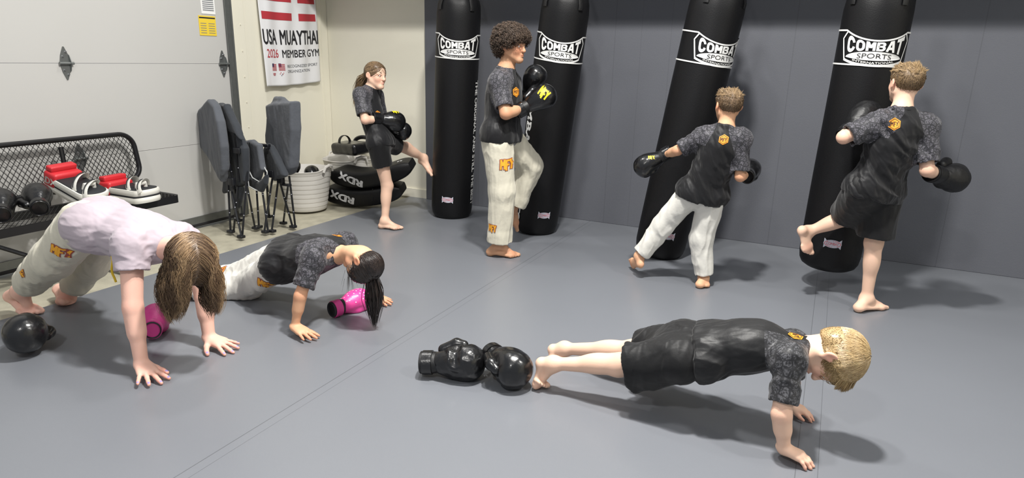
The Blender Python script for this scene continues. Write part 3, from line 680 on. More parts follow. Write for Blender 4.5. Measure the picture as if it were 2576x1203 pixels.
def shirt(J, s, root, m, grow=.014, hem=.06, sl=.72, slr=(.060, .058), raglan=True, seed=1, amp=.005, collar=True, girth=1.0, res=.005, hemflare=.01, hemn=None, bellydrop=0, name='shirt', neckr=.060, ffold=None):
    S = SDF(res, .03); hp = (J['hipR']+J['hipL'])/2; sh = (J['shR']+J['shL'])/2; ax = nrm(sh-hp); nk = J['neck']; hn = nrm(nrm(J['head']-nk)+.8*nrm(nk-J['chest']))
    T = SDF(res, .03); torso(T, J, s*.97, grow=grow*s/1.0, girth=girth)
    hc = (hp-ax*hem*s, -(ax if hemn is None else nrm(hemn))); nc = (nk+hn*.006*s, hn)
    lat0 = nrm(J['hipL']-J['hipR']); dp0 = nrm(np.cross(lat0, ax)); mid = J.get('mid', lerp(hp, J['chest'], .45))
    for p in T.P: S.P.append(p[:7]+((hc, nc),)+p[8:])
    S.cone(mid, hp-ax*(hem+.02)*s, (.105*girth)*s+grow, (.112*girth+hemflare)*s+grow, flat=(dp0, .84), k=.04, cuts=(hc,))
    S.cone(J['hipR']-ax*(hem-.03)*s, J['hipL']-ax*(hem-.03)*s, (.078*girth+hemflare*.5)*s+grow+.004, (.078*girth+hemflare*.5)*s+grow+.004, flat=(dp0, 1.0), k=.04, cuts=(hc,))
    if bellydrop: S.ell(mid+A(0, 0, -bellydrop), A(.10, .09, .08)*s, k=.05)
    for q in 'RL':
        a, b = J['sh'+q], J['el'+q]; e = lerp(a, b, sl); d = nrm(b-a)
        S.ball(a, (.047*s if slr[0] < .07 else .054*s)+grow, k=.035); S.cone(a, lerp(a, b, sl+.12), slr[0]*s+grow*.4, slr[1]*s+grow*.5, k=.03, cuts=((e, d),))
    for q in 'RL':
        a, b = J['sh'+q], J['el'+q]; d = nrm(b-a); e = lerp(a, b, sl)
        S.cone(e-d*.02*s, e+d*.05, slr[1]*s+grow*.5-.012, slr[1]*s+grow*.5-.010, k=.002, op='-')
    S.cone(hp-ax*(hem-.02)*s, hp-ax*(hem+.08)*s, (.112*girth+hemflare)*s+grow-.008, (.112*girth+hemflare)*s+grow-.008, flat=(dp0, .80), k=.002, op='-')
    V, F = S.mesh(); V = relax(V, F, 2, .5)
    V = disp(V, F, amp*s, folds(seed, 56, ffold if ffold is not None else ax, .32, 1.1))
    u = np.abs((V-sh)@nrm(J['shL']-J['shR'])); h = (nk-V)@ax; val = np.clip((u-(.045*s+.42*np.maximum(h, 0)))/.006+.5, 0, 1)*np.clip((.15*s-h)/.006+.5, 0, 1)
    for q in 'RL':
        a, b = J['sh'+q], J['el'+q]; L = np.linalg.norm(b-a); t = np.clip(((V-a)@nrm(b-a)), 0, L*1.2); dd = np.linalg.norm(V-a-np.outer(t, nrm(b-a)), axis=1)
        val = np.maximum(val, np.clip(((slr[0]+.022)*s+grow*.4-dd)/.004, 0, 1)*np.clip((t-.05*s)/.004, 0, 1)*(t < L*sl+.012))
    o = mesh_np(name, V, F, root, [m], True, {'sleeve': val if raglan else np.zeros(len(V))})
    if collar:
        c = MB(); x, y = frame(hn, nrm(J['shL']-J['shR']))[:, 1], nrm(np.cross(hn, frame(hn, nrm(J['shL']-J['shR']))[:, 1])); cc = nk+hn*.004*s
        c.tube([cc+x*math.cos(t)*neckr*s+y*math.sin(t)*neckr*1.08*s for t in np.linspace(0, 2*math.pi, 29)[:-1]], .0085*s, 8, closed=True, flat=.8); c.build('collar', [m], o, smooth=True)
    return o
def trousers(J, s, root, m, end=.93, r=(.100, .080, .066), top=.05, seed=3, amp=.006, girth=1.0, shorts=False, res=.005, name='trousers', knee=None, k2=.035, mfreq=46, cuffcut=True, grow=.006, extra=None, faxis=None):
    S = SDF(res, .03); hp = (J['hipR']+J['hipL'])/2; sh = (J['shR']+J['shL'])/2; ax = nrm(lerp(sh, J['chest'], .5)-hp); lat = nrm(J['hipL']-J['hipR']); dp = nrm(np.cross(lat, ax)); tc = ((hp+ax*top*s, ax),)
    S.cone(J['hipR']+ax*.02*s, J['hipL']+ax*.02*s, .084*s*girth+grow, .084*s*girth+grow, flat=(dp, .98), k=.04, cuts=tc)
    S.cone(hp, hp+ax*(top+.03)*s, .112*s*girth+grow, .104*s*girth+grow, flat=(dp, .82), k=.03, cuts=tc)
    ends = []
    if extra: extra(S)
    for q in 'RL':
        a, b, c = J['hip'+q], J['knee'+q], J['ank'+q]
        if shorts:
            e = lerp(a, b, end); d = nrm(b-a); S.cone(a, lerp(a, b, end+.15), r[0]*s, r[1]*s, k=k2, cuts=((e, d),)); ends.append((e, d, r[1]))
        else:
            e = lerp(b, c, end); d = nrm(c-b); S.cone(a, b, r[0]*s, r[1]*s, k=k2); S.cone(b, lerp(b, c, end+.1), r[1]*s, r[2]*s, k=.03, cuts=((e, d),)); ends.append((e, d, r[2]))
            if end > .9: S.cone(lerp(b, c, end-.12), lerp(b, c, end+.1), r[2]*1.03*s, r[2]*1.05*s, k=.02, cuts=((e, d),))
    for (e, d, rr) in ends: S.cone(e-d*.025, e+d*.05, rr*s-.012, rr*s-.010, k=.002, op='-')
    S.floor = .004
    V, F = S.mesh(); V = relax(V, F, 2, .5)
    V = disp(V, F, amp*s, folds(seed, mfreq, A(0, 0, 1) if faxis is None else faxis, .25, 1.0))
    if not shorts: V[:, 2] = np.maximum(V[:, 2], .003)
    o = mesh_np(name, V, F, root, [m], True)
    return o
# hexagonal club mark, and the three-letter mark on the trouser legs and gloves
M_or = mat('orange_print', srgb(238, 150, 40), .6); M_orb = mat('black_print', srgb(30, 26, 24), .7); M_ylp = mat('yellow_print', srgb(250, 226, 20), .5); M_whp = mat('white_print', srgb(226, 226, 224), .6)
def hexmark(s=.03):
    L = []; P = [(s*math.sin(a), s*math.cos(a)) for a in np.arange(6)*math.pi/3]
    V, F = fan2d(P); L.append((V, F, 0))
    V, F = ribbon2d([(x*.80, y*.80) for x, y in P+P[:1]], s*.07); L.append((V, F, 1))
    V, F = strokes([(((a[0]-1.07)*.52*s, (a[1]-.45)*.62*s), ((b[0]-1.07)*.52*s, (b[1]-.45)*.62*s)) for a, b in MS+FS+YS], .10*s); L.append((V, F, 1))
    return join2d(L)
def strokes(segs, w):
    V, F = [], []
    for (a, b) in segs:
        a, b = np.array(a, float), np.array(b, float); t = (b-a)/max(1e-9, np.linalg.norm(b-a)); n = np.array([-t[1], t[0]])*w/2; o = len(V); e = t*w*.35; m_ = 5
        for k in range(m_+1): q = (a-e)*(1-k/m_)+(b+e)*k/m_; V += [q+n, q-n]
        for k in range(m_): i = o+2*k; F += [(i, i+1, i+3), (i, i+3, i+2)]
    return np.array(V), np.array(F)
MS = [((0, 0), (.03, 1)), ((.03, 1), (.34, .42)), ((.34, .42), (.65, 1)), ((.65, 1), (.68, 0))]; FS = [((.98, -.15), (.98, .92)), ((.98, .92), (1.42, .92)), ((.98, .45), (1.32, .45))]; YS = [((1.62, .98), (1.88, .52)), ((2.14, .98), (1.88, .52)), ((1.88, .52), (1.80, -.02))]
def mfy(h, w):
    sc = np.array([w/2.2, h]); L = []
    for wd, m in ((.36, 1), (.20, 0)):
        V, F = strokes([((a[0]*sc[0], a[1]*sc[1]), (b[0]*sc[0], b[1]*sc[1])) for a, b in MS+FS+YS], h*wd); L.append((V, F, m))
    return join2d(L)
def glove_mark(g, W, R, size, x=.10):
    up, d = R[:, 2], R[:, 0]; return mark('mfy', g, g, W(x, 0, .06), d, np.cross(up, d), size, mats=[M_ylp, M_orb])
def mark(kind, target, parent, p, ux, uy, size, name='printed_mark', mats=None, lift=.0035, reach=.12):
    V, F, Ms = hexmark(size) if kind == 'hex' else mfy(size, size*1.45)
    if kind != 'hex': V = V-np.array([size*.7, size*.45])
    zl = np.zeros(len(V))
    for f, mm in zip(F, Ms): zl[f] = mm if kind == 'hex' else 1-mm
    o = stick(name, V, F, Ms, mats or ([M_or, M_orb] if kind == 'hex' else [mat('amber_print', srgb(236, 168, 44), .6), mat('plum_print', srgb(150, 70, 60), .6)]), p, ux, uy, target, parent, lift, reach)
    n = np.cross(nrm(ux), nrm(uy))
    for i, v in enumerate(o.data.vertices): v.co += Vector(n*.0012*zl[i])
    return o
# ------------------------------------------------------------------ gloves
M_lea = mat('black_leather', srgb(15, 15, 17), .28, spec=.5, bump=.12, bscale=45, coat=.3, crough=.15)
M_leam = mat('black_cuff', srgb(13, 13, 15), .5, spec=.5, bump=.1, bscale=90)
M_in = mat('glove_lining', srgb(12, 12, 14), .9)
def glove(parent, wr, d, up, th, s=1.0, mains=None, cuffs=None, thing=None, res=.004, mcuff=.085, seed=2, amp=.0015, strap=True, taper=1.0, crease=False):
    """boxing glove; wr: wrist point, d: knuckle direction, up: back of the hand, th: thumb side"""
    d, up = nrm(d), nrm(up); up = nrm(up-d*np.dot(up, d)); t = np.cross(up, d); t = t if np.dot(t, th) > 0 else -t; R = np.column_stack([d, t, up]); W = lambda x, y, z: wr+R@(A(x, y, z)*s)
    m1, m2 = mains or M_lea, cuffs or M_leam
    S = SDF(res, .018*s)
    S.ell(W(.105, 0, .012), A(.088, .072, .064)*s, R=R, k=.02*s); S.ell(W(.135, 0, -.006), A(.062, .074, .074)*s, R=R, k=.02*s); S.ell(W(.09, 0, -.040), A(.052, .062, .040)*s, R=R, k=.012*s)
    S.ell(W(.035, 0, -.002), A(.068, .052, .050)*s, R=R, k=.03*s)
    if crease: S.tube([W(.082, y, -.082+abs(y)*.25) for y in (-.075, -.04, 0, .04, .075)], .013*s, op='-', k=.022*s)
    V, F = S.mesh(); V = relax(V, F, 1); V = disp(V, F, amp, folds(seed, 70)); V[:, 2] = np.maximum(V[:, 2], .003)
    root = mesh_np('boxing_glove', V, F, parent, [m1], True)
    S = SDF(res, .01*s); S.cone(W(.02, .054, -.012), W(.075, .074, -.022), .024*s, .025*s, k=.01); S.cone(W(.075, .074, -.022), W(.108, .066, -.030), .025*s, .019*s, k=.01)
    V, F = S.mesh(); V = relax(V, F, 1); V[:, 2] = np.maximum(V[:, 2], .003); mesh_np('thumb', V, F, root, [m1], True)
    r0, r1 = .046*s, .043*s; c = MB(); n = 28; Rc = np.column_stack([up, t, d]) if np.dot(np.cross(up, t), d) > 0 else np.column_stack([t, up, d])
    c.lathe([(r0-.008, .03*s), (r0-.007, -mcuff*s+.004), (r0-.004, -mcuff*s), (r0, -mcuff*s+.003), (r0+.001, -mcuff*.6*s), (r1+.001, -.01*s), (r1-.002, .02*s)], c=wr, R=Rc, n=n, sx=.94, sy=1.04)
    c.V = [(x, y, max(z, .003)) for x, y, z in c.V]
    c.build('cuff', m2, root, smooth=True)
    c = MB(); c.lathe([(1e-4, -mcuff*s+.010), (r0-.006, -mcuff*s+.010), (r0-.006, -mcuff*s+.013), (1e-4, -mcuff*s+.013)], c=wr, R=Rc, n=n, sx=.94, sy=1.04); c.V = [(x, y, max(z, .003)) for x, y, z in c.V]; c.build('lining', M_in, root)
    if strap:
        c = MB(); c.lathe([(r0+.0005, -mcuff*.86*s), (r0+.0045, -mcuff*.84*s), (r0+.0045, -mcuff*.30*s), (r0+.0005, -mcuff*.28*s)], c=wr, R=Rc, n=n, sx=.94, sy=1.04)
        c.V = [(x, y, max(z, .002)) for x, y, z in c.V]; c.build('strap', m1, root, smooth=True)
    return root, W, R
# ------------------------------------------------------------------ hair
def hair_mat(name, dark, light, rough=.38, spec=.5):
    if name in MATS: return MATS[name]
    m = mat(name, dark, rough, spec); attr_mix(m, 'tone', light, 0, 1); return m
def strands(P0, N0, L, steps, dirfn, w, seed, push=None, taper=.35, tone=None):
    r = np.random.RandomState(seed); n = len(P0); P = [P0.copy()]; p = P0.copy(); Ls = L*(r.uniform(.75, 1.1, n)) if np.isscalar(L) else L
    for k in range(steps):
        d = dirfn(p, P0, N0, (k+.5)/steps); d = d/np.maximum(1e-9, np.linalg.norm(d, axis=1))[:, None]; p = p+d*(Ls/steps)[:, None]
        if push is not None: p = push(p)
        P.append(p.copy())
    P = np.stack(P, 1); T = np.gradient(P, axis=1); T /= np.maximum(1e-9, np.linalg.norm(T, axis=2))[..., None]
    ref = np.where(np.abs(T @ np.array([0, 0, 1.]))[..., None] > .9, np.array([1., 0, 0]), np.array([0, 0, 1.])); u = np.cross(T, ref); u /= np.maximum(1e-9, np.linalg.norm(u, axis=2))[..., None]; v = np.cross(T, u)
    tt = np.linspace(0, 1, steps+1); wd = w*(1-(1-taper)*tt**1.5); wd[-1] = w*.08
    V = np.stack([P+(math.cos(a)*u+math.sin(a)*v)*wd[None, :, None] for a in (0, 2.09, 4.19)], 2).reshape(-1, 3)
    i = np.arange(n)[:, None, None]*(steps+1)*3; k = np.arange(steps)[None, :, None]*3; j = np.arange(3)[None, None, :]; j2 = (j+1) % 3
    F = np.stack([i+k+j, i+k+j2, i+k+3+j2, i+k+3+j], -1).reshape(-1, 4)
    to = np.repeat((r.uniform(0, 1, n)**1.3 if tone is None else tone), (steps+1)*3)
    return V, F, to
def cap(W, R, hh, grow=.03, hairline=(.36, .27), nape=(-.42, -.30), res=.0035, extra=None, lump=0.0, seed=1, ears=True):
    S = SDF(res, .012); y0, z0 = hairline; y1, z1 = nape
    n = R@nrm(A(0, -(z0-z1), (y0-y1)))  # plane normal, up/back side kept
    S.ell(W(0, -.06, .13), A(.335+grow, .425+grow, .365+grow)*hh, R=R, k=.01); S.ell(W(0, .12, .10), A(.285+grow, .27+grow, .30+grow)*hh, R=R, k=.02)
    if extra: extra(S)
    if ears:
        for sx in (-1, 1): S.ell(W(sx*.38, -.01, -.09), A(.13, .13, .17)*hh, R=R, op='-', k=.008)
    S.clip.append((W(0, y0, z0), -n)); V, F = S.mesh(); V = relax(V, F, 2)
    if lump: V = disp(V, F, lump, folds(seed, 90))
    return V, F
def push_out(W, R, hh, grow=.03, hug=0.0):
    c = W(0, -.06, .13); r = A(.335+grow, .425+grow, .365+grow)*hh; c2 = W(0, .12, .10); r2 = A(.285+grow, .27+grow, .30+grow)*hh
    def f(p):
        for (cc, rr) in ((c, r), (c2, r2)):
            q = (p-cc)@R; k = np.linalg.norm(q/rr, axis=1); m = k < 1; q[m] = q[m]/k[m][:, None]; p = cc+q@R.T
        if hug:
            k1 = np.linalg.norm(((p-c)@R)/r, axis=1); k2 = np.linalg.norm(((p-c2)@R)/r2, axis=1); km = np.minimum(k1, k2); use = k1 <= k2; t = 1+(km-1)*(1-hug)
            pa = c+(p-c)*(t/np.maximum(k1, 1e-6))[:, None]; pb = c2+(p-c2)*(t/np.maximum(k2, 1e-6))[:, None]; m = km > 1.0
            p = np.where(m[:, None], np.where(use[:, None], pa, pb), p)
        return p
    return f
def hair_mesh(name, parts, parent, m):
    Vs, Fs, Ts, o = [], [], [], 0
    for V, F, T in parts: Vs.append(V); Fs.append(F+o); Ts.append(T); o += len(V)
    return mesh_np(name, np.concatenate(Vs), np.concatenate(Fs), parent, [m], True, {'tone': np.concatenate(Ts)})
def pick(V, F, n, seed, keep=None):
    r = np.random.RandomState(seed); N = vnormals(V, F); idx = np.arange(len(V)) if keep is None else np.where(keep(V))[0]; i = r.choice(idx, n); return V[i]+r.normal(size=(n, 3))*.0015, N[i]
def tang(d, N): return d-N*(d*N).sum(1)[:, None]
# ------------------------------------------------------------------ the cast
SK_PINK = skin_mat('fair_skin', srgb(232, 186, 168), srgb(196, 110, 104)); SK_FAIR = skin_mat('pale_skin', srgb(228, 190, 166), srgb(200, 120, 110)); SK_TAN = skin_mat('warm_skin', srgb(214, 166, 132), srgb(176, 106, 92)); SK_MID = skin_mat('tan_skin', srgb(196, 150, 118), srgb(168, 98, 84))
SLV = (srgb(44, 44, 48), srgb(92, 90, 97))
M_rash = cloth_mat('black_shirt_fabric', srgb(17, 17, 20), .55, .28, sleeve=SLV, bump=.15, bscale=30)
M_rashs = cloth_mat('black_satin_fabric', srgb(17, 17, 19), .48, .32, sleeve=(srgb(34, 34, 37), srgb(80, 80, 84)), bump=.2, bscale=26)
M_shorts = cloth_mat('black_shorts_fabric', srgb(12, 12, 14), .55, .28, bump=.2, bscale=26)
M_gi = cloth_mat('white_cotton', srgb(212, 210, 203), .85, .2, bump=.2, bscale=30)
M_gic = cloth_mat('cream_cotton', srgb(206, 201, 184), .85, .2, bump=.2, bscale=30)
M_lav = cloth_mat('lavender_cotton', srgb(180, 168, 176), .8, .2, bump=.3, bscale=14)
X, Y, Z = A(1, 0, 0), A(0, 1, 0), A(0, 0, 1)

def p_plank():
    J = J_PLANK; s = .86; up = A(.98, -.10, -.16); face = A(-.18, -.16, -.97); hh = .232
    hd = dict(c=J['head'], up=up, face=face, hh=hh)
    hands = [dict(q='R', d=A(.97, -.12, -.16), up=A(.15, 0, 1), th=A(0, 1, 0), kw=dict(curl=(.35, .35, .35, .35), spread=.10, tang=.8, tdrop=.35), sc=.98), dict(q='L', d=A(.95, -.05, -.16), up=A(.15, 0, 1), th=A(0, -1, 0), sc=.85, kw=dict(curl=(.3, .3, .3, .3), spread=.14, tang=.6, tdrop=.3))]
    feet = [dict(q='R', heel=at(1362, 914, y=2.49), inner=A(0, 1, 0), flex=1.35), dict(q='L', heel=at(1391, 880, y=2.77), inner=A(0, -1, 0), flex=1.35)]
    root, b, W, R = body('plank', J, s, SK_FAIR, 'barefoot blond person in black shorts holding a plank, beside two black gloves', hd, hands, feet, res=.004, kneef=(0, 0, -1), girth=1.12, lg=1.08, al=1.06, hs=1.05)
    sh = shirt(J, s, root, M_rashs, grow=.016, hem=-.10, sl=.80, slr=(.056, .052), seed=11, amp=.008, girth=1.10, res=.0045, hemflare=0)
    tr = trousers(J, s, root, M_shorts, end=.80, r=(.110, .106, .07), top=.13, shorts=True, seed=5, amp=.009, name='shorts', girth=1.14, res=.0045, grow=.012, extra=lambda S: (S.cone(lerp(J['hipR'], J['kneeR'], .35)-Z*.045, lerp(J['hipR'], J['kneeR'], .9)-Z*.070, .075, .070, k=.05, cuts=((lerp(J['hipR'], J['kneeR'], .80), nrm(J['kneeR']-J['hipR'])),)), S.cone(lerp(J['hipL'], J['kneeL'], .35)-Z*.02, lerp(J['hipL'], J['kneeL'], .9)-Z*.02, .075, .07, k=.05, cuts=((lerp(J['hipL'], J['kneeL'], .80), nrm(J['kneeL']-J['hipL'])),))))
    mark('hex', sh, sh, at(1999, 850, y=2.60)+A(0, 0, .02), A(.35, -.9, -.1), A(.8, .3, .25), .028, name='club_mark')
    m = hair_mat('blond_hair', srgb(146, 118, 78), srgb(216, 190, 142))
    V, F = cap(W, R, hh, .045, hairline=(.40, .36), nape=(-.48, -.44), extra=lambda S: S.ell(W(0, -.30, -.06), A(.27, .14, .24)*hh, R=R, k=.03)); n0 = len(V)
    P, N = pick(V, F, 9000, 3); wh = W(.02, -.22, .50)
    def df(p, p0, n, t): q = p-wh; f = tang(q, n)/np.maximum(.02, np.linalg.norm(q, axis=1))[:, None]; return f+.03*n+.10*np.sin(p0[:, :1]*300)*np.cross(f, n)+A(0, 0, -.12)
    S1 = strands(P, N, .050, 6, df, .0010, 4, push_out(W, R, hh, .05, .7))
    P2, N2 = pick(V, F, 1100, 9, lambda V: ((V-W(0, .40, .36))@R)[:, 1] > -.035)
    S2 = strands(P2, N2, .034, 5, lambda p, p0, n, t: A(0, 0, -.55)+R[:, 1]*.35-R[:, 2]*.35+n*.2, .0010, 6, push_out(W, R, hh, .05))
    hair_mesh('hair', [(V, F, np.full(len(V), .40)), S1, S2], root, m); eyes(W, R, hh, root)
def p_pink():
    J = J_PINK; s = 1.02; up = nrm(A(.74, -.42, -.52)); face = nrm(A(-.50, .10, -.86)); hh = .225
    hd = dict(c=J['head']+A(-.02, 0, 0), up=up, face=face, hh=hh)
    hands = [dict(q='R', d=A(.93, -.22, -.24), up=A(.2, 0, 1), th=A(.1, 1, 0), kw=dict(curl=(.04, .05, .04, .04), spread=.42, tang=.75, tdrop=.15, tcurl=.35)), dict(q='L', d=A(.93, .05, -.22), up=A(.2, 0, 1), th=A(0, -1, 0), kw=dict(curl=(.04, .05, .04, .04), spread=.36, tang=1.0, tdrop=.2, tcurl=.35))]
    feet = [dict(q='R', heel=at(27, 745, y=1.88), inner=A(.2, 1, 0), flex=.5), dict(q='L', heel=at(150, 728, y=2.14), inner=A(.2, -1, 0), flex=.4)]
    root, b, W, R = body('pink', J, s, SK_PINK, 'barefoot person in lavender tee and cream trousers bending over on both hands', hd, hands, feet, res=.0045, kneef=(1, 0, .3), lg=1.02, al=1.10, ft=1.22, hs=1.10)
    sh = shirt(J, s, root, M_lav, grow=.022, hem=-.045, sl=.42, slr=(.066, .064), raglan=False, seed=21, amp=.006, girth=1.12, hemflare=.01, name='tee_shirt')
    tr = trousers(J, s, root, M_gic, end=.74, r=(.114, .096, .076), top=.13, seed=8, amp=.009, girth=1.08, grow=.012)
    mark('mfy', tr, tr, at(152, 634, y=1.76), A(.80, -.1, -.50), A(.5, -.1, .85), .046)
    mark('mfy', tr, tr, at(250, 630, y=1.90), A(.9, .45, -.1), A(.1, 0, 1), .035, reach=.04)
    mark('mfy', tr, tr, at(78, 684, y=1.80), A(.80, .1, .5), A(-.5, 0, .8), .028)
    dm = MB(); p0 = at(279, 645, y=1.78); dm.tube([p0+A(.004*math.sin(k*1.3), .004*math.cos(k), -.021*k) for k in range(7)], .005, 6, flat=.5); dm.build('drawstring', mat('yellow_cord', srgb(214, 180, 40), .6), tr, smooth=True)
    m = hair_mat('light_brown_hair', srgb(84, 64, 48), srgb(178, 148, 112), .42)
    V, F = cap(W, R, hh, .05, hairline=(.38, .30), nape=(-.50, -.52), extra=lambda S: S.ell(W(0, -.30, -.05), A(.36, .24, .36)*hh, R=R, k=.03), ears=False); P, N = pick(V, F, 8000, 5); rt = R[:, 0]
    x0 = ((P-W(0, 0, 0))@rt)
    tone = np.clip(.35+.35*np.sin(x0*70)+np.random.RandomState(2).normal(0, .25, len(P)), 0, 1)
    def df(p, p0, n, t):
        q = (p0-W(0, 0, 0))@rt; side = np.sign(q+.004)[:, None]*rt*.8; f = tang(side-R[:, 1]*.25+A(0, 0, -1)*1.0, n); g = A(0, 0, -1)[None]*np.ones_like(p)
        k = min(1, t*1.9); wv = .62*np.sin(p0[:, 0]*26+p0[:, 1]*22+p0[:, 2]*20+t*9)[:, None]*rt; return f*(1-k)+g*k*1.2+side*.30*(1-t)+wv*(t > .3)
    S1 = strands(P, N, .205, 13, df, .0013, 5, push_out(W, R, hh, .055), tone=tone)
    hair_mesh('hair', [(V, F, np.full(len(V), .12)), S1], root, m); eyes(W, R, hh, root)
def p_dark():
    J = J_DARK; s = .92; up = nrm(A(.50, -.20, -.84)); face = nrm(A(-.80, -.30, -.50)); hh = .215
    hd = dict(c=J['head'], up=up, face=face, hh=hh)
    hands = [dict(q='R', d=A(.95, -.06, -.2), up=A(.15, 0, 1), th=A(0, 1, 0), kw=dict(curl=(.05, .05, .05, .05), spread=.25, tang=.5, tdrop=.15)), dict(q='L', d=A(.97, .05, -.2), up=A(.15, 0, 1), th=A(0, -1, 0), kw=dict(curl=(.05, .05, .05, .05), spread=.2, tang=.6, tdrop=.15))]
    feet = [dict(q='R', heel=at(492, 728, z=.03), inner=A(0, 1, 0), flex=0), dict(q='L', heel=at(486, 702, z=.03), inner=A(0, -1, 0), flex=0)]
    root, b, W, R = body('dark', J, s, SK_TAN, 'dark-haired person in cream trousers doing a push-up over a pink glove', hd, hands, feet, kneef=(0, 0, -1), al=.88)
    sh = shirt(J, s, root, M_rash, grow=.020, hem=.0, sl=.80, slr=(.054, .052), seed=31, amp=.009, girth=1.08)
    tr = trousers(J, s, root, M_gi, end=.9, r=(.106, .092, .078), top=.11, seed=12, amp=.010, girth=1.1)
    mark('hex', sh, sh, at(843, 588, y=2.74), A(.5, -.7, 0), A(.6, .5, .3), .030, name='club_mark')
    mark('mfy', tr, tr, at(655, 724, y=2.52), A(.9, .1, -.35), A(.35, 0, .9), .055)
    mark('mfy', tr, tr, at(577, 680, y=2.75), A(.9, .1, .35), A(-.35, 0, .9), .05)
    m = hair_mat('black_hair', srgb(24, 19, 18), srgb(60, 50, 46), .25, .6)
    V, F = cap(W, R, hh, .035, hairline=(.37, .29), nape=(-.42, -.30)); P, N = pick(V, F, 2600, 5); tie = W(-.05, -.08, .49)
    def df(p, p0, n, t): return tie-p
    S1 = strands(P, N, np.linalg.norm(P-tie, axis=1)*1.0, 9, df, .0015, 5, push_out(W, R, hh, .04, .95)); r = np.random.RandomState(4)
    P2 = tie+r.normal(size=(420, 3))*.012; tip = at(915, 790, y=2.50)-tie
    def dt(p, p0, n, t): return A(0, 0, -1)*(1.0-.3*(1-t))+R[:, 2]*.15*(1-t)**2+(p0-tie)*(6*(t < .3))-(p0-tie)*8*(t > .5)+.05*np.sin(p0[:, :1]*900+t*5)
    S2 = strands(P2, P2*0, .24, 12, dt, .0022, 8, push_out(W, R, hh, .05))
    P3 = W(.26, .30, .20)+r.normal(size=(24, 3))*.012
    S3 = strands(P3, P3*0, .10, 7, lambda p, p0, n, t: A(0, 0, -1)+.5*(p0-W(.26, .30, .20))*20, .0007, 9)
    hair_mesh('hair', [(V, F, np.full(len(V), .1)), S1, S2, S3], root, m); eyes(W, R, hh, root)
    mb = MB(); mb.tube([tie+.022*(R[:, 0]*math.cos(t)+R[:, 1]*math.sin(t)) for t in np.linspace(0, 6.28, 15)[:-1]], .006, 8, closed=True); mb.build('hair_tie', mat('black_elastic', srgb(16, 16, 18), .8), root, smooth=True)
def p_kick():
    J = J_KICK; s = .94; up = nrm(A(.02, .08, 1)); face = nrm(A(.93, -.12, -.10)); hh = .215
    hd = dict(c=J['head'], up=up, face=face, hh=hh)
    feet = [dict(q='R', heel=at(960, 568, z=.025), inner=A(0, 1, 0)), dict(q='L', heel=J['ankL']+A(-.03, .0, -.03), inner=A(.3, -.9, .3))]
    root, b, W, R = body('kick', J, s, SK_FAIR, 'ponytailed person in black shirt and shorts kicking the first bag', hd, [], feet, kneef=(.6, .6, 0), girth=.9, al=.92)
    sh = shirt(J, s, root, M_rash, grow=.016, hem=.02, sl=.80, slr=(.056, .054), seed=41, amp=.006, hemflare=.0, girth=.88)
    tr = trousers(J, s, root, M_shorts, end=.50, r=(.090, .092, .07), top=.09, shorts=True, seed=15, amp=.004, name='shorts', girth=.90)
    mark('hex', sh, sh, at(958, 290, y=4.40), A(.6, .8, 0), A(0, 0, 1), .03, name='club_mark')
    gd_ = nrm(at(1000, 306, y=4.62)-J['wrR']); g, Wg, Rg = glove(root, J['wrR']+gd_*.03, gd_, A(.1, -.5, .86), A(-.1, .8, .3), 1.08)
    glove_mark(g, Wg, Rg, .035)
    g, Wg, _ = glove(root, J['wrL']+A(.02, 0, 0), A(.9, .25, -.25), A(0, .2, 1), A(0, -1, 0), 1.0)
    a = MB(); q = lerp(J['kneeL'], J['ankL'], .97); R2 = frame(nrm(J['ankL']-J['kneeL']), Z); a.lathe([(.036, -.018), (.038, -.012), (.038, .012), (.036, .018)], c=q, R=np.column_stack([R2[:, 1], R2[:, 2], R2[:, 0]])); a.build('ankle_band', M_leam, root, smooth=True)
    m = hair_mat('ash_brown_hair', srgb(74, 58, 44), srgb(150, 124, 92), .3)
    V, F = cap(W, R, hh, .03, hairline=(.36, .33), nape=(-.42, -.26)); P, N = pick(V, F, 2600, 5); tie = W(0, -.52, -.06)
    S1 = strands(P, N, np.linalg.norm(P-tie, axis=1)*1.0, 9, lambda p, p0, n, t: tie-p, .0013, 5, push_out(W, R, hh, .033, .95)); r = np.random.RandomState(4)
    P2 = tie+r.normal(size=(520, 3))*.011; T = nrm(at(870, 262, y=4.5)-tie)
    S2 = strands(P2, P2*0, .28, 14, lambda p, p0, n, t: A(-.75*(1-t)**1.8-.12, 0, -.55-.8*t)+.34*np.sin(t*13+p0[:, :1]*160)*A(1, .2, 0)+(p0-tie)*10*(t < .25), .0018, 8, tone=np.clip(r.uniform(.3, 1.1, 520), 0, 1))
    hair_mesh('hair', [(V, F, np.full(len(V), .2)), S1, S2], root, m); eyes(W, R, hh, root)
    mb = MB(); mb.tube([tie+.016*(R[:, 0]*math.cos(t)+R[:, 2]*math.sin(t)) for t in np.linspace(0, 6.28, 15)[:-1]], .005, 8, closed=True); mb.build('hair_tie', mat('black_elastic', srgb(16, 16, 18), .8), root, smooth=True)
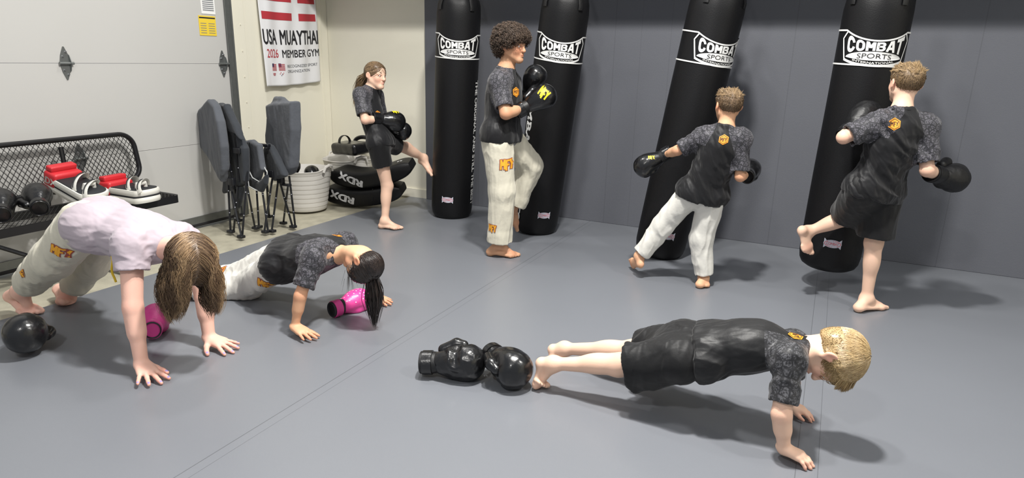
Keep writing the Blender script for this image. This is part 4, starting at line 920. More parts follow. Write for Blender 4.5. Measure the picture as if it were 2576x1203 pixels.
def p_curl():
    J = J_CURL; s = 1.08; up = nrm(A(.03, -.02, 1)); face = nrm(A(.97, -.15, -.06)); hh = .225
    hd = dict(c=J['head'], up=up, face=face, hh=hh)
    feet = [dict(q='R', heel=at(1234, 634, z=.03), inner=A(0, 1, 0)), dict(q='L', heel=J['ankL']+A(-.05, .02, -.02), inner=A(.3, -.9, 0))]
    root, b, W, R = body('curl', J, s, SK_MID, 'curly-haired person in cream trousers with one knee raised at the second bag', hd, [], feet, kneef=(1, 0, 0))
    sh = shirt(J, s, root, M_rash, grow=.016, hem=.015, hemflare=.014, girth=1.07, sl=.80, slr=(.054, .050), seed=51, amp=.0045)
    us = SDF(.005, .02); hp = (J['hipR']+J['hipL'])/2; ax = nrm((J['shR']+J['shL'])/2-hp); us.cone(hp+ax*.0, hp+ax*.06, .124*s, .122*s, flat=(nrm(np.cross(nrm(J['hipL']-J['hipR']), ax)), .86), cuts=((hp-ax*.02, A(-.35, 0, -1)),)); V, F = us.mesh(); mesh_np('undershirt', V, F, root, [cloth_mat('grey_jersey', srgb(150, 150, 152), .8)], True)
    tr = trousers(J, s, root, M_gic, end=.93, r=(.104, .088, .080), top=.0, seed=18, amp=.009, girth=.93)
    mark('mfy', tr, tr, at(1275, 418, y=4.07), A(.9, .42, .08), A(0, 0, 1), .062)
    mark('mfy', tr, tr, at(1238, 575, y=4.12), A(.8, -.1, 0), A(0, 0, 1), .045)
    mark('hex', sh, sh, at(1303, 232, y=4.22), A(.3, .9, 0), A(0, 0, 1), .035, name='club_mark')
    gdr = nrm(A(.62, .40, .42)); g, Wg, _ = glove(root, J['wrR']+gdr*.03, gdr, A(.25, -.9, .2), A(-.6, 0, .8), 1.12)
    mark('mfy', g, g, at(1358, 243, y=4.15), A(.75, .2, -.6), A(.5, -.1, .85), .050, mats=[M_ylp, M_orb], name='printed_mark')
    glove(root, J['wrL']+A(0, 0, .02), A(.35, -.10, .75), A(-.3, -.8, .3), A(-.3, .5, .3), 1.08)
    m = hair_mat('dark_curly_hair', srgb(50, 39, 32), srgb(104, 86, 72), .55)
    V, F = cap(W, R, hh, .12, hairline=(.44, .22), nape=(-.44, -.34), extra=lambda S: (S.ell(W(0, -.10, .28), A(.47, .52, .36)*hh, R=R, k=.03), S.ell(W(0, -.36, .0), A(.36, .22, .30)*hh, R=R, k=.03), S.ell(W(0, .22, .28), A(.34, .22, .20)*hh, R=R, k=.03)), lump=.006)
    P, N = pick(V, F, 2600, 5); r = np.random.RandomState(7); e1 = np.cross(N, r.normal(size=N.shape)); e1 /= np.linalg.norm(e1, axis=1)[:, None]; e2 = np.cross(N, e1); ph = r.uniform(0, 6.28, len(P))[:, None]
    def df(p, p0, n, t): a = t*8.5+ph; return n*.42+(np.cos(a)*e1+np.sin(a)*e2)*1.0+A(0, 0, -.12)
    S1 = strands(P-N*.008, N, .082, 12, df, .0017, 5, taper=.7)
    hair_mesh('hair', [(V, F, np.full(len(V), .15)), S1], root, m); eyes(W, R, hh, root)
def shorthair(W, R, hh, root, m, seed, top=.03):
    V, F = cap(W, R, hh, .018, hairline=(.37, .25), nape=(-.44, -.30)); P, N = pick(V, F, 5200, seed); z = ((P-W(0, 0, 0))@R[:, 2])/hh; r = np.random.RandomState(seed)
    L = np.where(z > .30, top*r.uniform(.6, 1.2, len(P)), .004+.016*np.clip(z+.1, 0, 1))
    tone = np.clip(.55-.55*(z < .28)+.25*r.normal(size=len(P))+.15, 0, 1)
    swirl = r.normal(size=3)
    def df(p, p0, n, t): return n*.26+tang(R[:, 1][None]*(.8*(z > .25))[:, None]-R[:, 2][None]*(.8*(z <= .25))[:, None], n)+.35*np.sin(p0*170+swirl*5)
    S1 = strands(P, N, L, 4, df, .0013, seed, tone=tone); hair_mesh('hair', [(V, F, np.full(len(V), .18)), S1], root, m); eyes(W, R, hh, root)
def p_small():
    J = J_SMALL; s = .84; up = nrm(A(.02, -.04, 1)); face = nrm(A(-.55, .83, -.05)); hh = .208
    hd = dict(c=J['head'], up=up, face=face, hh=hh)
    feet = [dict(q='R', heel=at(1760, 716, z=.025), inner=A(-.2, 1, 0)), dict(q='L', heel=J['ankL']+A(.02, -.03, -.045), inner=A(0, -.3, 1))]
    root, b, W, R = body('small', J, s, SK_TAN, 'small person in white trousers, seen from behind, swinging a leg at the third bag', hd, [], feet, kneef=(-.3, 1, 0))
    sh = shirt(J, s, root, M_rash, grow=.022, hem=.03, sl=.86, slr=(.054, .052), seed=61, amp=.011, hemflare=.012, ffold=A(-.45, 0, .85))
    tr = trousers(J, s, root, M_gi, end=.90, r=(.102, .084, .072), top=.05, seed=28, amp=.011)
    mark('hex', sh, sh, at(1821, 351, y=4.16), A(1, .0, 0), A(0, 0, 1), .031, name='club_mark')
    gd1 = nrm(at(1632, 412, y=4.36)-J['wrL']); g, Wg, _ = glove(root, J['wrL']+gd1*.03, gd1, A(0, -.5, .86), A(0, .8, .4), .98)
    mark('mfy', g, g, at(1622, 384, y=4.25), A(.8, -.2, .4), A(-.3, .6, .7), .022, mats=[M_ylp, M_orb])
    glove(root, J['wrR']+A(.01, .05, 0), A(-.05, .95, .1), A(0, 0, 1), A(-1, 0, 0), .95)
    shorthair(W, R, hh, root, hair_mat('cropped_brown_hair', srgb(92, 72, 54), srgb(160, 134, 100), .5), 13, .026)
def p_right():
    J = J_RIGHT; s = .96; up = nrm(A(.04, -.03, 1)); face = nrm(A(-.45, .88, -.08)); hh = .215
    hd = dict(c=J['head'], up=up, face=face, hh=hh)
    feet = [dict(q='R', heel=at(2160, 774, z=.03), inner=A(.4, -1, 0)), dict(q='L', heel=at(2018, 580, y=4.36), inner=A(.5, .6, 0))]
    root, b, W, R = body('right', J, s, SK_FAIR, 'person in black shorts, seen from behind, kneeing the fourth bag', hd, [], feet, kneef=(-.3, 1, 0))
    sh = shirt(J, s, root, M_rash, grow=.020, hem=.02, sl=.84, slr=(.058, .058), seed=71, amp=.011, ffold=A(-.5, 0, .8), hemflare=.015)
    tr = trousers(J, s, root, M_shorts, end=.86, r=(.112, .108, .07), top=.07, shorts=True, seed=38, amp=.006, name='shorts', girth=1.05)
    mark('hex', sh, sh, at(2250, 312, y=4.18), A(1, .1, 0), A(0, 0, 1), .034, name='club_mark')
    glove(root, J['wrL']+A(.02, .03, .02), A(.42, .62, .48), A(-.3, -.2, .9), A(.9, 0, .3), 1.08, mains=M_leam, seed=9, amp=.004)
    gd1 = nrm(A(.55, .72, -.16)); glove(root, J['wrR']+gd1*.01, gd1, A(.85, -.5, .1), A(0, .1, 1), 1.12, mains=M_leam, seed=19, amp=.003)
    shorthair(W, R, hh, root, hair_mat('cropped_dark_blond_hair', srgb(96, 76, 54), srgb(176, 148, 108), .5), 23, .030)
for _p in (p_plank, p_pink, p_dark, p_kick, p_curl, p_small, p_right): _p()
# ------------------------------------------------------------------ punching bags
M_vin = mat('black_vinyl', srgb(15, 15, 17), .5, spec=.28, bump=.10, bscale=160, var=.08, vscale=6)
M_chain = mat('chain_steel', srgb(120, 120, 125), .3, metal=1)
M_bwh = mat('bag_white', srgb(222, 222, 220), .55); M_bbk = mat('bag_black', srgb(22, 22, 26), .6); M_pink = mat('badge_red', srgb(206, 96, 104), .5); M_badge = mat('badge_silver', srgb(190, 192, 204), .5)
BR, BL = .192, 1.98; LK = 1.24
def dens2(P, st=.05):
    out = [P[0]]
    for a, b in zip(P[:-1], P[1:]):
        n = max(1, int(np.hypot(b[0]-a[0], b[1]-a[1])/st)); out += [(a[0]+(b[0]-a[0])*i/n, a[1]+(b[1]-a[1])*i/n) for i in range(1, n+1)]
    return out
def combat_letters():
    """heavy block capitals on a unit square, each built from thick strokes"""
    W_ = .27; arc = lambda cx, cy, rx, ry, a0, a1, n=12: [(cx+rx*math.cos(math.radians(a0+(a1-a0)*i/n)), cy+ry*math.sin(math.radians(a0+(a1-a0)*i/n))) for i in range(n+1)]
    C = [arc(.5, .80, .34, .34, 5, 180)+arc(.5, .50, .34, .34, 180, 355)]
    O = [arc(.5, .80, .34, .34, 0, 180)+arc(.5, .48, .34, .34, 180, 360)+[(.84, .80)]]
    M = [[(.14, 0), (.14, 1.3)], [(.20, 1.22), (.5, .42)], [(.5, .42), (.80, 1.22)], [(.86, 1.3), (.86, 0)]]
    B = [[(.15, 0), (.15, 1.3)], [(.15, 1.165), (.5, 1.165)]+arc(.5, .92, .30, .245, 90, -90)+[(.15, .675)], [(.15, .675), (.5, .675)]+arc(.5, .405, .34, .27, 90, -90)+[(.15, .135)]]
    A2 = [[(.10, 0), (.44, 1.3)], [(.56, 1.3), (.90, 0)], [(.42, 1.2), (.58, 1.2)], [(.25, .42), (.75, .42)]]
    T = [[(0, 1.165), (1, 1.165)], [(.5, 1.1), (.5, 0)]]
    Vs, Fs, o = [], [], 0
    for i, G in enumerate((C, O, M, B, A2, T)):
        for st in G:
            V, F = ribbon2d(dens2(st, .1), W_+.02); V = V*[1, 1]+[i*1.09, 0]; Vs.append(V); Fs.append(F+o); o += len(V)
    V = np.concatenate(Vs); V[:, 1] = np.clip(V[:, 1], 0, 1.3)/1.3; V[:, 0] = (V[:, 0]-V[:, 0].min())/(V[:, 0].max()-V[:, 0].min()); return V, np.concatenate(Fs)
def bag_logo():
    """artwork in metres (u right, v up), centred on the emblem; emblem about 0.33 wide"""
    L = []; w = .0075
    top = lambda x: .034+.040*(abs(x)/.142)**2          # concave upper edge
    P = [(-BR*math.pi/LK+.002, .080), (-.150, .078), (-.142, .074)]+[(x, top(x)) for x in np.linspace(-.136, .136, 21)]+[(.142, .074), (.150, .078), (BR*math.pi/LK-.002, .080)]
    def dens(P, st=.012):
        out = [P[0]]
        for a, b in zip(P[:-1], P[1:]):
            n = max(1, int(np.hypot(b[0]-a[0], b[1]-a[1])/st)); out += [(a[0]+(b[0]-a[0])*i/n, a[1]+(b[1]-a[1])*i/n) for i in range(1, n+1)]
        return out
    V, F = ribbon2d(dens(P), w); L.append((V, F, 0))
    V, F = ribbon2d(dens([(-BR*math.pi/LK+.002, -.080), (BR*math.pi/LK-.002, -.080)]), w); L.append((V, F, 0))
    for sx in (-1, 1): V, F = ribbon2d(dens([(sx*.143, .072), (sx*.164, .040), (sx*.138, -.056)]), w); L.append((V, F, 0))
    # lower bowl: from the frame corners down to the band line
    bot = lambda x: -.080+.024*(abs(x)/.14)**2.4
    V, F = ribbon2d([(x, bot(x)) for x in np.linspace(-.140, .140, 25)], .011); L.append((V, F, 0))
    # white oval with the black strip below it
    ov = [(.131*math.cos(t), -.045+.029*math.sin(t)) for t in np.linspace(0, math.pi, 24)]+[(x, -.0575+.0125*(abs(x)/.131)**2) for x in np.linspace(-.131, .131, 24)][1:-1]
    V, F = fan2d(ov); L.append((V, F, 0))
    V, F = text2d('SPORTS', .0225, -.004, .150, sub=1); x = V[:, 0]-.075; L.append((np.column_stack([x, V[:, 1]-.050+.003*(1-(x/.075)**2)]), F, 1))
    V, F = text2d('INTERNATIONAL', .0125, .03, .186, sub=1); x = V[:, 0]-.093; L.append((np.column_stack([x, V[:, 1]*(1-.15*(x/.093)**2)*.85-.0735+.012*(x/.093)**2]), F, 0))
    V, F = combat_letters(); x = (V[:, 0]-.5)*2; y = V[:, 1]
    px = x*.128*(1.0+.06*y); t_ = .034+.040*(np.abs(px)/.142)**2-.0075; b_ = -.045+.029*np.sqrt(np.maximum(0, 1-(px/.140)**2))+.0035
    L.append((np.column_stack([px, b_+(t_-b_)*y]), F, 0))
    V, F, M = join2d(L); return V*LK, F, M
def badge():
    L = []
    V, F = fan2d([(.046*math.cos(t)*1.0, .023*math.sin(t)) for t in np.linspace(0, 2*math.pi, 25)[:-1]]); L.append((V, F, 2))
    for sx in (-1, 1):
        for sy in (-1, 1): V, F = fan2d([(sx*.030, sy*.016), (sx*.044, sy*.028), (sx*.044, sy*.006)]); L.append((V, F, 2))
    V, F = ribbon2d([(.041*math.cos(t), .017*math.sin(t)) for t in np.linspace(0, 2*math.pi, 25)], .003); L.append((V, F, 3))
    V, F = text2d('COMBAT', .017, .03, .062); L.append((V-[.031, .008], F, 3))
    V, F = text2d('SPORTS', .005, .01, .026); L.append((V-[.013, .017], F, 1))
    return join2d(L)
LOGO, BADGE = bag_logo(), badge()
SIDE1 = text2d('THE ORIGINAL AND STILL THE BEST', .050, .045, 1.13); SIDE2 = text2d('COMBAT SPORTS', .075, .045, 1.20)
BAGMATS = [M_bwh, M_bbk, M_badge, M_pink]
def bag(bot, top, facing, label, logo_ang, tag_side, BL=1.98, lv=.42, side=(), bang=0, group='hanging punching bags', bspread=0, hang=(0, 0), mirror=0):
    bot, top = np.array(bot, float), np.array(top, float); root = empty('heavy_bag', bot, label, 'punching bag', group)
    ax = nrm(top-bot); x = nrm(np.cross(A(0, 1, 0), ax)); x = -x if x[0] < 0 else x; y = np.cross(ax, x); R = np.column_stack([x, y, ax])  # -y side faces the room
    prof = [(1e-4, 0), (.10, .002), (.14, .010), (.168, .028), (.182, .055), (BR-.003, .10), (BR-.001, .25), (BR, .6), (BR, 1.3), (BR-.002, BL-.16), (BR-.008, BL-.09), (BR-.022, BL-.045), (BR-.05, BL-.018), (.10, BL-.004), (1e-4, BL)]
    m = MB(); V = []; n = 64; pz = []
    for i in range(len(prof)-1):
        k = max(1, int((prof[i+1][1]-prof[i][1])/.05)); pz += [(lerp(prof[i][0], prof[i+1][0], j/k), lerp(prof[i][1], prof[i+1][1], j/k)) for j in range(k)]
    pz.append(prof[-1]); m.lathe(pz, n=n)
    W_ = np.array(m.V); r0 = np.hypot(W_[:, 0], W_[:, 1]); g = .0022*wave(W_, int(abs(bot[0])*10)+3, 9, A(0, 0, 1), .3)*(r0 > .1)+.004*(np.clip((W_[:, 2]-BL+.16)/.12, 0, 1))*np.sin(np.arctan2(W_[:, 1], W_[:, 0])*9+2)*(r0 > .08)
    W_[:, :2] *= (1+g/np.maximum(r0, .05))[:, None]; P = bot+W_@R.T
    body_ = mesh_np('bag_body', P, m.F, root, [M_vin], True)
    def wrap(V2, F2, Ms, ang, v, name, lift=.0035, rot=0, sc=1.0):
        out = []; mm = np.zeros(len(V2))
        for f, k in zip(F2, Ms): mm[f] = k
        for (a, b), k in zip(V2, mm):
            if rot: a, b = b*1.0, -a
            th = ang+(a*sc)/BR; zz = v+b*sc; rr = BR+lift+.0012*(k if k < 3 else 2)
            out.append(bot+R@A(rr*math.sin(th), -rr*math.cos(th), zz))
        F_ = [tuple(f) for f in F2]
        return mesh_np(name, out, F_, root, BAGMATS, True, fmat=Ms)
    V2, F2, Ms = LOGO; wrap(V2, F2, [1 if m_ == 1 else 0 for m_ in Ms], logo_ang, BL-lv, 'logo_band')
    V2, F2, Ms = BADGE; wrap(V2, F2, Ms, bang, .215, 'badge', sc=1.15)
    for (S_, dang, vtop) in side:
        V2, F2 = S_; V3 = np.column_stack([V2[:, 0], V2[:, 1]-.02]); wrap(V3, F2, [0]*len(F2), logo_ang+dang, vtop, 'side_lettering', rot=1)
    st = MB()
    for k in range(4):
        a = k*math.pi/2+.6+logo_ang; d = lambda r, z, a=a: bot+R@A(r*math.cos(a), r*math.sin(a), z)
        st.tube([d(BR+.003, BL-.13), d(BR+.003, BL-.10), d(BR-.018, BL-.035), d(BR-.05, BL+.05), d(.02, BL+.24)], .020, 8, flat=.14, up=ax if False else (R@A(math.cos(a), math.sin(a), 0)))
    st.build('strap', M_leam, root, smooth=True)
    lk = MB(); p0 = bot+R@A(0, 0, BL+.22); p1 = A(hang[0], hang[1], 2.46); n = int(np.linalg.norm(p1-p0)/.045)
    rg = frame(nrm(p1-p0), A(1, .3, 0))
    lk.tube([p0+.024*(rg[:, 0]*math.cos(t)+rg[:, 2]*math.sin(t)) for t in np.linspace(0, 6.28, 17)[:-1]], .005, 6, closed=True)
    for i in range(n):
        c = lerp(p0, p1, (i+.7)/n); s_ = rg[:, 1+(i % 2)]; lk.tube([c+.028*math.cos(t)*rg[:, 0]+.012*math.sin(t)*s_ for t in np.linspace(0, 6.28, 13)[:-1]], .0035, 6, closed=True)
    lk.build('chain', M_chain, root, smooth=True)
    return root
def bag_px(pb, pt, yb, yt, BL=1.98, **kw):
    b = at(*pb, y=yb); t = at(*pt, y=yt); d = nrm(t-b); top = b+d*BL; e = b+d*(BL+.22); k = (2.46-e[2])/d[2]
    return bag(b, top, BL=BL, hang=(e[0]+d[0]*k, e[1]+d[1]*k), facing=None, **kw)
if not globals().get('NO_BAGS'):
    bag_px((1136, 545), (1153, 75), 5.18, 5.12, label='upright black punching bag nearest the cream corner wall, being kicked by the ponytailed person', logo_ang=.54, tag_side=1, bang=.31, side=((SIDE1, 1.12, BL-.70),))
    bag_px((1344, 582), (1415, 75), 5.06, 5.00, label='slightly leaning black punching bag behind the curly-haired person', logo_ang=.41, tag_side=1, bang=.71, side=((SIDE2, -1.12, BL-.66),))
    bag_px((1655, 640), (1790, 75), 4.90, 4.90, label='strongly leaning black punching bag behind the small person in white trousers', logo_ang=.72, tag_side=1, bang=.37)
    bag_px((2080, 672), (2198, 85), 4.74, 4.72, BL=1.80, lv=.375, label='swinging black punching bag in front of the person in black shorts seen from behind', logo_ang=.11, tag_side=1, bang=.0)
# ------------------------------------------------------------------ gear along the left
def sweep(mb, pts, cross, ups):
    """sweep a closed cross-section (a, b) along pts; a follows the side direction, b follows ups"""
    n = len(cross[0]); V = []; F = []; m = len(pts)
    for i, p in enumerate(pts):
        t = nrm(pts[min(i+1, m-1)]-pts[max(i-1, 0)]); u = nrm(ups[i]-t*np.dot(ups[i], t)); sd = np.cross(t, u)
        for (a, b) in cross[i]: V.append(p+sd*a+u*b)
    for i in range(m-1):
        for k in range(n): k2 = (k+1) % n; F.append((i*n+k, i*n+k2, (i+1)*n+k2, (i+1)*n+k))
    F += [tuple(range(n))[::-1], tuple((m-1)*n+k for k in range(n))]; mb.add(V, F)
def rrect(w, h, r, n=4):
    out = []
    for (cx, cy, a0) in ((w/2-r, h/2-r, 0), (-w/2+r, h/2-r, 90), (-w/2+r, -h/2+r, 180), (w/2-r, -h/2+r, 270)):
        for k in range(n+1): a = math.radians(a0+90*k/n); out.append((cx+r*math.cos(a), cy+r*math.sin(a)))
    return out
# ---- bench
def bench():
    root = empty('mesh_bench', (-4.4, 2.2, 0), 'black expanded-metal bench with backrest against the white garage door', 'bench')
    y0, y1 = 1.25, 3.15; xf, xb, zs = -4.20, -4.585, .43
    def rr(x0, x1, ya, yb, r, n=6):
        out = []
        for (cx, cy, a0) in ((x1-r, yb-r, 0), (x0+r, yb-r, 90), (x0+r, ya+r, 180), (x1-r, ya+r, 270)):
            for k in range(n+1): a = math.radians(a0+90*k/n); out.append((cx+r*math.cos(a), cy+r*math.sin(a)))
        return out
    o = rr(xb, xf, y0, y1, .035); i_ = rr(xb+.018, xf-.018, y0+.018, y1-.018, .02); m = MB(); n = len(o)
    V = [(x, y, z) for (P, z) in ((o, zs), (o, zs-.055), (i_, zs-.055), (i_, zs-.004)) for (x, y) in P]; F = []
    for a in range(4):
        for k in range(n): k2 = (k+1) % n; F.append((a*n+k, ((a+1) % 4)*n+k, ((a+1) % 4)*n+k2, a*n+k2))
    m.add(V, F); seat = m.build('seat', M_dark, root)
    def lattice(o_, ux, uy, W_, H, pw, ph, th, clip=None):
        """expanded-metal diamonds: zigzag strands, rows of them, thickened"""
        mb = MB(); rows = int(H/ph); cols = int(W_/pw); nn = nrm(np.cross(ux, uy))
        for r in range(rows+1):
            for s_ in (1, -1):
                pts = []
                for c in range(2*cols+1):
                    u = c*pw/2; v = r*ph+(ph/2*s_ if c % 2 else 0)
                    if 0 <= v <= H and (clip is None or clip(u, v)): pts.append(o_+ux*u+uy*v)
                    else:
                        if len(pts) > 1: _strip(mb, pts, th, nn)
                        pts = []
                if len(pts) > 1: _strip(mb, pts, th, nn)
        return mb
    def _strip(mb, pts, th, nn):
        V = []; F = []
        for i, p in enumerate(pts):
            t = nrm(pts[min(i+1, len(pts)-1)]-pts[max(i-1, 0)]); sd = np.cross(nn, t)*th/2; V += [p-sd-nn*.0012, p+sd-nn*.0012, p+sd+nn*.0012, p-sd+nn*.0012]
        for i in range(len(pts)-1):
            a = i*4
            for k in range(4): F.append((a+k, a+(k+1) % 4, a+4+(k+1) % 4, a+4+k))
        mb.add(V, F)
    mb = lattice(A(xb+.012, y0+.012, zs-.006), A(0, 1, 0), A(1, 0, 0), y1-y0-.024, xf-xb-.024, .028, .038, .0055); o2 = mb.build('mesh_panel', M_dark, seat); o2['kind'] = 'stuff'
    # backrest, leaning a little
    ob = A(-4.585, y0, .515); uy = nrm(A(-.06, 0, .33)); H = .335; L = y1-y0-.01; r = .10
    def P(u, v): return ob+A(0, 1, 0)*u+uy*v
    pts = []
    for (cx, cy, a0) in ((L-r, H-r, 0), (r, H-r, 90), (r, r, 180), (L-r, r, 270)):
        for k in range(9): a = math.radians(a0+90*k/8); pts.append(P(cx+r*math.cos(a), cy+r*math.sin(a)))
    m = MB(); m.tube(pts, .017, 10, closed=True, flat=1.15, up=nrm(np.cross(A(0, 1, 0), uy))); back = m.build('backrest', M_dark, root, smooth=True)
    def clip(u, v):
        for (cx, cy, sx, sy) in ((L-r, H-r, 1, 1), (L-r, r, 1, -1), (r, H-r, -1, 1), (r, r, -1, -1)):
            if (u-cx)*sx > 0 and (v-cy)*sy > 0 and (u-cx)**2+(v-cy)**2 > (r+.004)**2: return False
        return 0 <= u <= L
    mb = lattice(ob+uy*.004, A(0, 1, 0), uy, L, H-.008, .034, .046, .0055, clip); o2 = mb.build('mesh_panel', M_dark, back); o2['kind'] = 'stuff'
    # frames
    for y in (1.45, 2.62):
        m = MB(); m.tube([(-4.66, y, .018), (-4.0, y, .018)], .018, 8); m.tube([(-4.40, y, .03), (-4.40, y, zs-.03)], .022, 10); m.tube([(-4.56, y, zs-.03), (-4.20-.02, y, zs-.03)], .016, 8)
        m.box((-4.03, y, .022), (.045, .03, .020), bev=.006); m.tube([(-4.57, y, zs-.03), (-4.60, y, .50), (-4.625, y, .80)], .015, 8)
        m.build('leg_frame', M_dark, root, smooth=True)
    m = MB(); m.tube([at(-60, 604, x=-4.60), at(200, 683, x=-4.22)], .014, 8); m.build('brace', M_dark, root, smooth=True)
bench()
# ---- Thai pads on the bench
M_red = mat('red_leather', srgb(196, 44, 52), .4, spec=.5, bump=.08, bscale=60); M_whl = mat('white_leather', srgb(222, 220, 212), .45, bump=.06, bscale=60); M_blf = mat('black_pad', srgb(30, 32, 36), .7)
def thai_pad(c, d, up, label, text=True):
    """c: middle of the underside; d: direction of the rounded white end; up: out of the strap side"""
    R = frame(d, up); W = lambda x, y, z: c+R@A(x, y, z); root = empty('kick_pad', c, label, 'kick pad', 'red, white and black kick pads on the bench')
    L, H = .36, .10
    cr = lambda z, gx=0: [(gx+L/2-.07+.07*math.cos(a), (.10-.0)*math.sin(a)) for a in np.linspace(-math.pi/2, math.pi/2, 15)]+[(gx-L/2, .095), (gx-L/2, -.095)]
    def slab(z0, z1, sc, m, name, x0=None):
        mb = MB(); P = [(x*sc, y*sc) for x, y in cr(0)]
        if x0 is not None: P = [(max(x, x0), y) for x, y in P]
        n = len(P); e = min(.012, (z1-z0)*.35); V = []
        for (s_, z) in ((.97, z0), (1, z0+e), (1, z1-e), (.97, z1)): V += [W(x*s_, y*s_, z+.012*(x/.18)**2) for x, y in P]
        F = [tuple(range(n))[::-1], tuple(3*n+k for k in range(n))]+[(a*n+k, a*n+(k+1) % n, (a+1)*n+(k+1) % n, (a+1)*n+k) for a in range(3) for k in range(n)]
        mb.add(V, F); return mb.build(name, m, root, smooth=True)
    slab(0, .038, 1.0, M_whl, 'lower_layer'); slab(.038, .050, .985, M_blf, 'middle_stripe'); slab(.050, .088, 1.0, M_whl, 'upper_layer'); slab(.088, .096, .90, M_blf, 'strap_face')
    mb = MB(); mb.box(W(-.155, 0, .085), (.055, .098, .050), R, bev=.018); e = mb.build('red_end', M_red, root, smooth=True)
    mb = MB(); mb.box(W(-.175, 0, .150), (.028, .088, .018), R, bev=.010); mb.build('end_stop', M_red, root, smooth=True)
    for x, hgt in ((-.075, .075), (.02, .065)):
        mb = MB(); mb.tube([W(x+.01*k, .088*math.cos(t), .085+hgt*math.sin(t)) for k, t in enumerate(np.linspace(0, math.pi, 15))], .021, 8, flat=.16, up=R[:, 2]); mb.V = mb.V
        mb.build('arm_strap', M_whl, root, smooth=True)
        mb = MB(); mb.tube([W(x+.01*k, .090*math.cos(t), .088+(hgt+.001)*math.sin(t)) for k, t in enumerate(np.linspace(0.3, math.pi-.3, 13))], .004, 6); mb.build('strap_seam', M_blf, root, smooth=True)
    mb = MB(); mb.tube([W(.075, -.035, .098), W(.075, -.033, .128), W(.075, .033, .128), W(.075, .035, .098)], .014, 10); mb.build('grip', M_whl, root, smooth=True)
    if text: V, F = text2d('RDX', .045, .05, .13); stick('lettering', V-[.065, .0225], F, [0]*len(F), [M_whl], W(-.155, -.098, .080), R[:, 0], R[:, 2], e, root, .002)
SZ = .431
thai_pad(A(-4.27, 2.85, SZ), A(1, .12, 0), A(0, 0, 1), 'red, white and black kick pad at the right end of the bench, lying flat')
thai_pad(A(-4.36, 2.54, .497), A(.92, .08, -.28), A(.28, 0, .96), 'kick pad with white letters on its red end, higher of the two on the bench')
# ---- gloves lying about
def loose_glove(wr, d, up, th, s, label, group=None, **kw):
    g, W, R = glove(None, np.array(wr, float), d, up, th, s, **kw); g.name = 'boxing_glove'; tag(g, label, 'boxing glove', group); return g, W, R
M_leas = mat('black_soft_leather', srgb(17, 17, 19), .3, spec=.5, bump=.35, bscale=28, coat=.25, crough=.2)
w0, w1 = at(1102, 912, z=.070), at(1170, 912, z=.078)
loose_glove(w0, w1-w0, A(.05, .62, -.78), A(0, .75, .6), 1.12, 'black boxing glove lying on its side, left one of the pair by the bare feet', 'black pair of gloves on the mat', mains=M_leas, cuffs=M_leam, seed=5, amp=.004, mcuff=.075, crease=True)
w0 = at(1250, 898, z=.090)
loose_glove(w0, A(.86, -.50, 0), A(.25, .45, .85), A(-.45, -.80, .35), 1.15, 'black boxing glove with round fist nearest the bare feet of the blond person', 'black pair of gloves on the mat', mains=M_lea, cuffs=M_leas, seed=6, mcuff=.05, crease=True)
w0 = at(66, 843, z=.092); loose_glove(w0-A(.88, -.46, 0)*.11, A(.86, -.46, .16), A(0, .0, 1), A(.46, .88, 0), 1.2, 'round black boxing glove at the left edge of the mat', mains=M_lea, seed=7)
M_pnk = mat('pink_fabric', srgb(190, 56, 128), .5, bump=.12, bscale=60, var=.08, vscale=20); M_pnk2 = mat('bright_pink_leather', srgb(222, 70, 150), .38, bump=.05, bscale=50); M_pdot = mat('pale_pink_dots', srgb(240, 190, 216), .5)
w0 = at(386, 822, z=.070)
g, W_, R_ = loose_glove(w0, A(-.72, .69, .05), A(.1, 0, 1), A(-1, -.5, 0), .98, 'dark pink boxing glove half hidden behind the arm of the person in lavender', mains=M_pnk, cuffs=M_blf, seed=8, mcuff=.05)
w0, w1 = at(862, 770, z=.052), at(925, 748, z=.055)
g, W_, R_ = loose_glove(w0, w1-w0, A(-.1, -.35, .93), A(.2, .9, 0), .94, 'bright pink dotted boxing glove under the dark ponytail', mains=M_pnk2, cuffs=M_blf, seed=9, mcuff=.085)
bv = bvh_of(g); dm = MB(); rr_ = random.Random(3); pts = []
for k in range(220):
    p = W_(rr_.uniform(.0, .19), rr_.uniform(-.07, .07), .12); h = bv.ray_cast(Vector(p), Vector(-R_[:, 2]), .3)
    if h[0] is None or any((h[0]-q).length < .017 for q in pts): continue
    pts.append(h[0]); f = frame(np.array(h[1]), A(.3, .2, .9)); c = np.array(h[0])+np.array(h[1])*.0012
    if len(pts) <= 46: dm.add([c+.0042*(math.cos(t)*f[:, 1]+math.sin(t)*f[:, 2]) for t in np.linspace(0, 6.28, 9)[:-1]], [tuple(range(8))])
o = dm.build('dots', M_pdot, g); o['kind'] = 'stuff'
# gloves standing on the bench
w0 = at(100, 525, x=-4.29); loose_glove(A(w0[0], w0[1], .515), A(-.82, .42, .22), A(.2, .0, 1), A(-.4, -.9, 0), 1.08, 'black boxing glove on the bench, open cuff to the front, nearest the kick pads', 'black gloves on the bench', mains=M_leas, cuffs=M_leas, seed=15, mcuff=.06)
w0 = at(6, 545, x=-4.29); loose_glove(A(w0[0], w0[1], .515), A(-.82, .42, .22), A(.2, .0, 1), A(-.4, -.9, 0), 1.08, 'black boxing glove on the bench cut by the left edge of the photo', 'black gloves on the bench', mains=M_leas, cuffs=M_leas, seed=16, mcuff=.06)
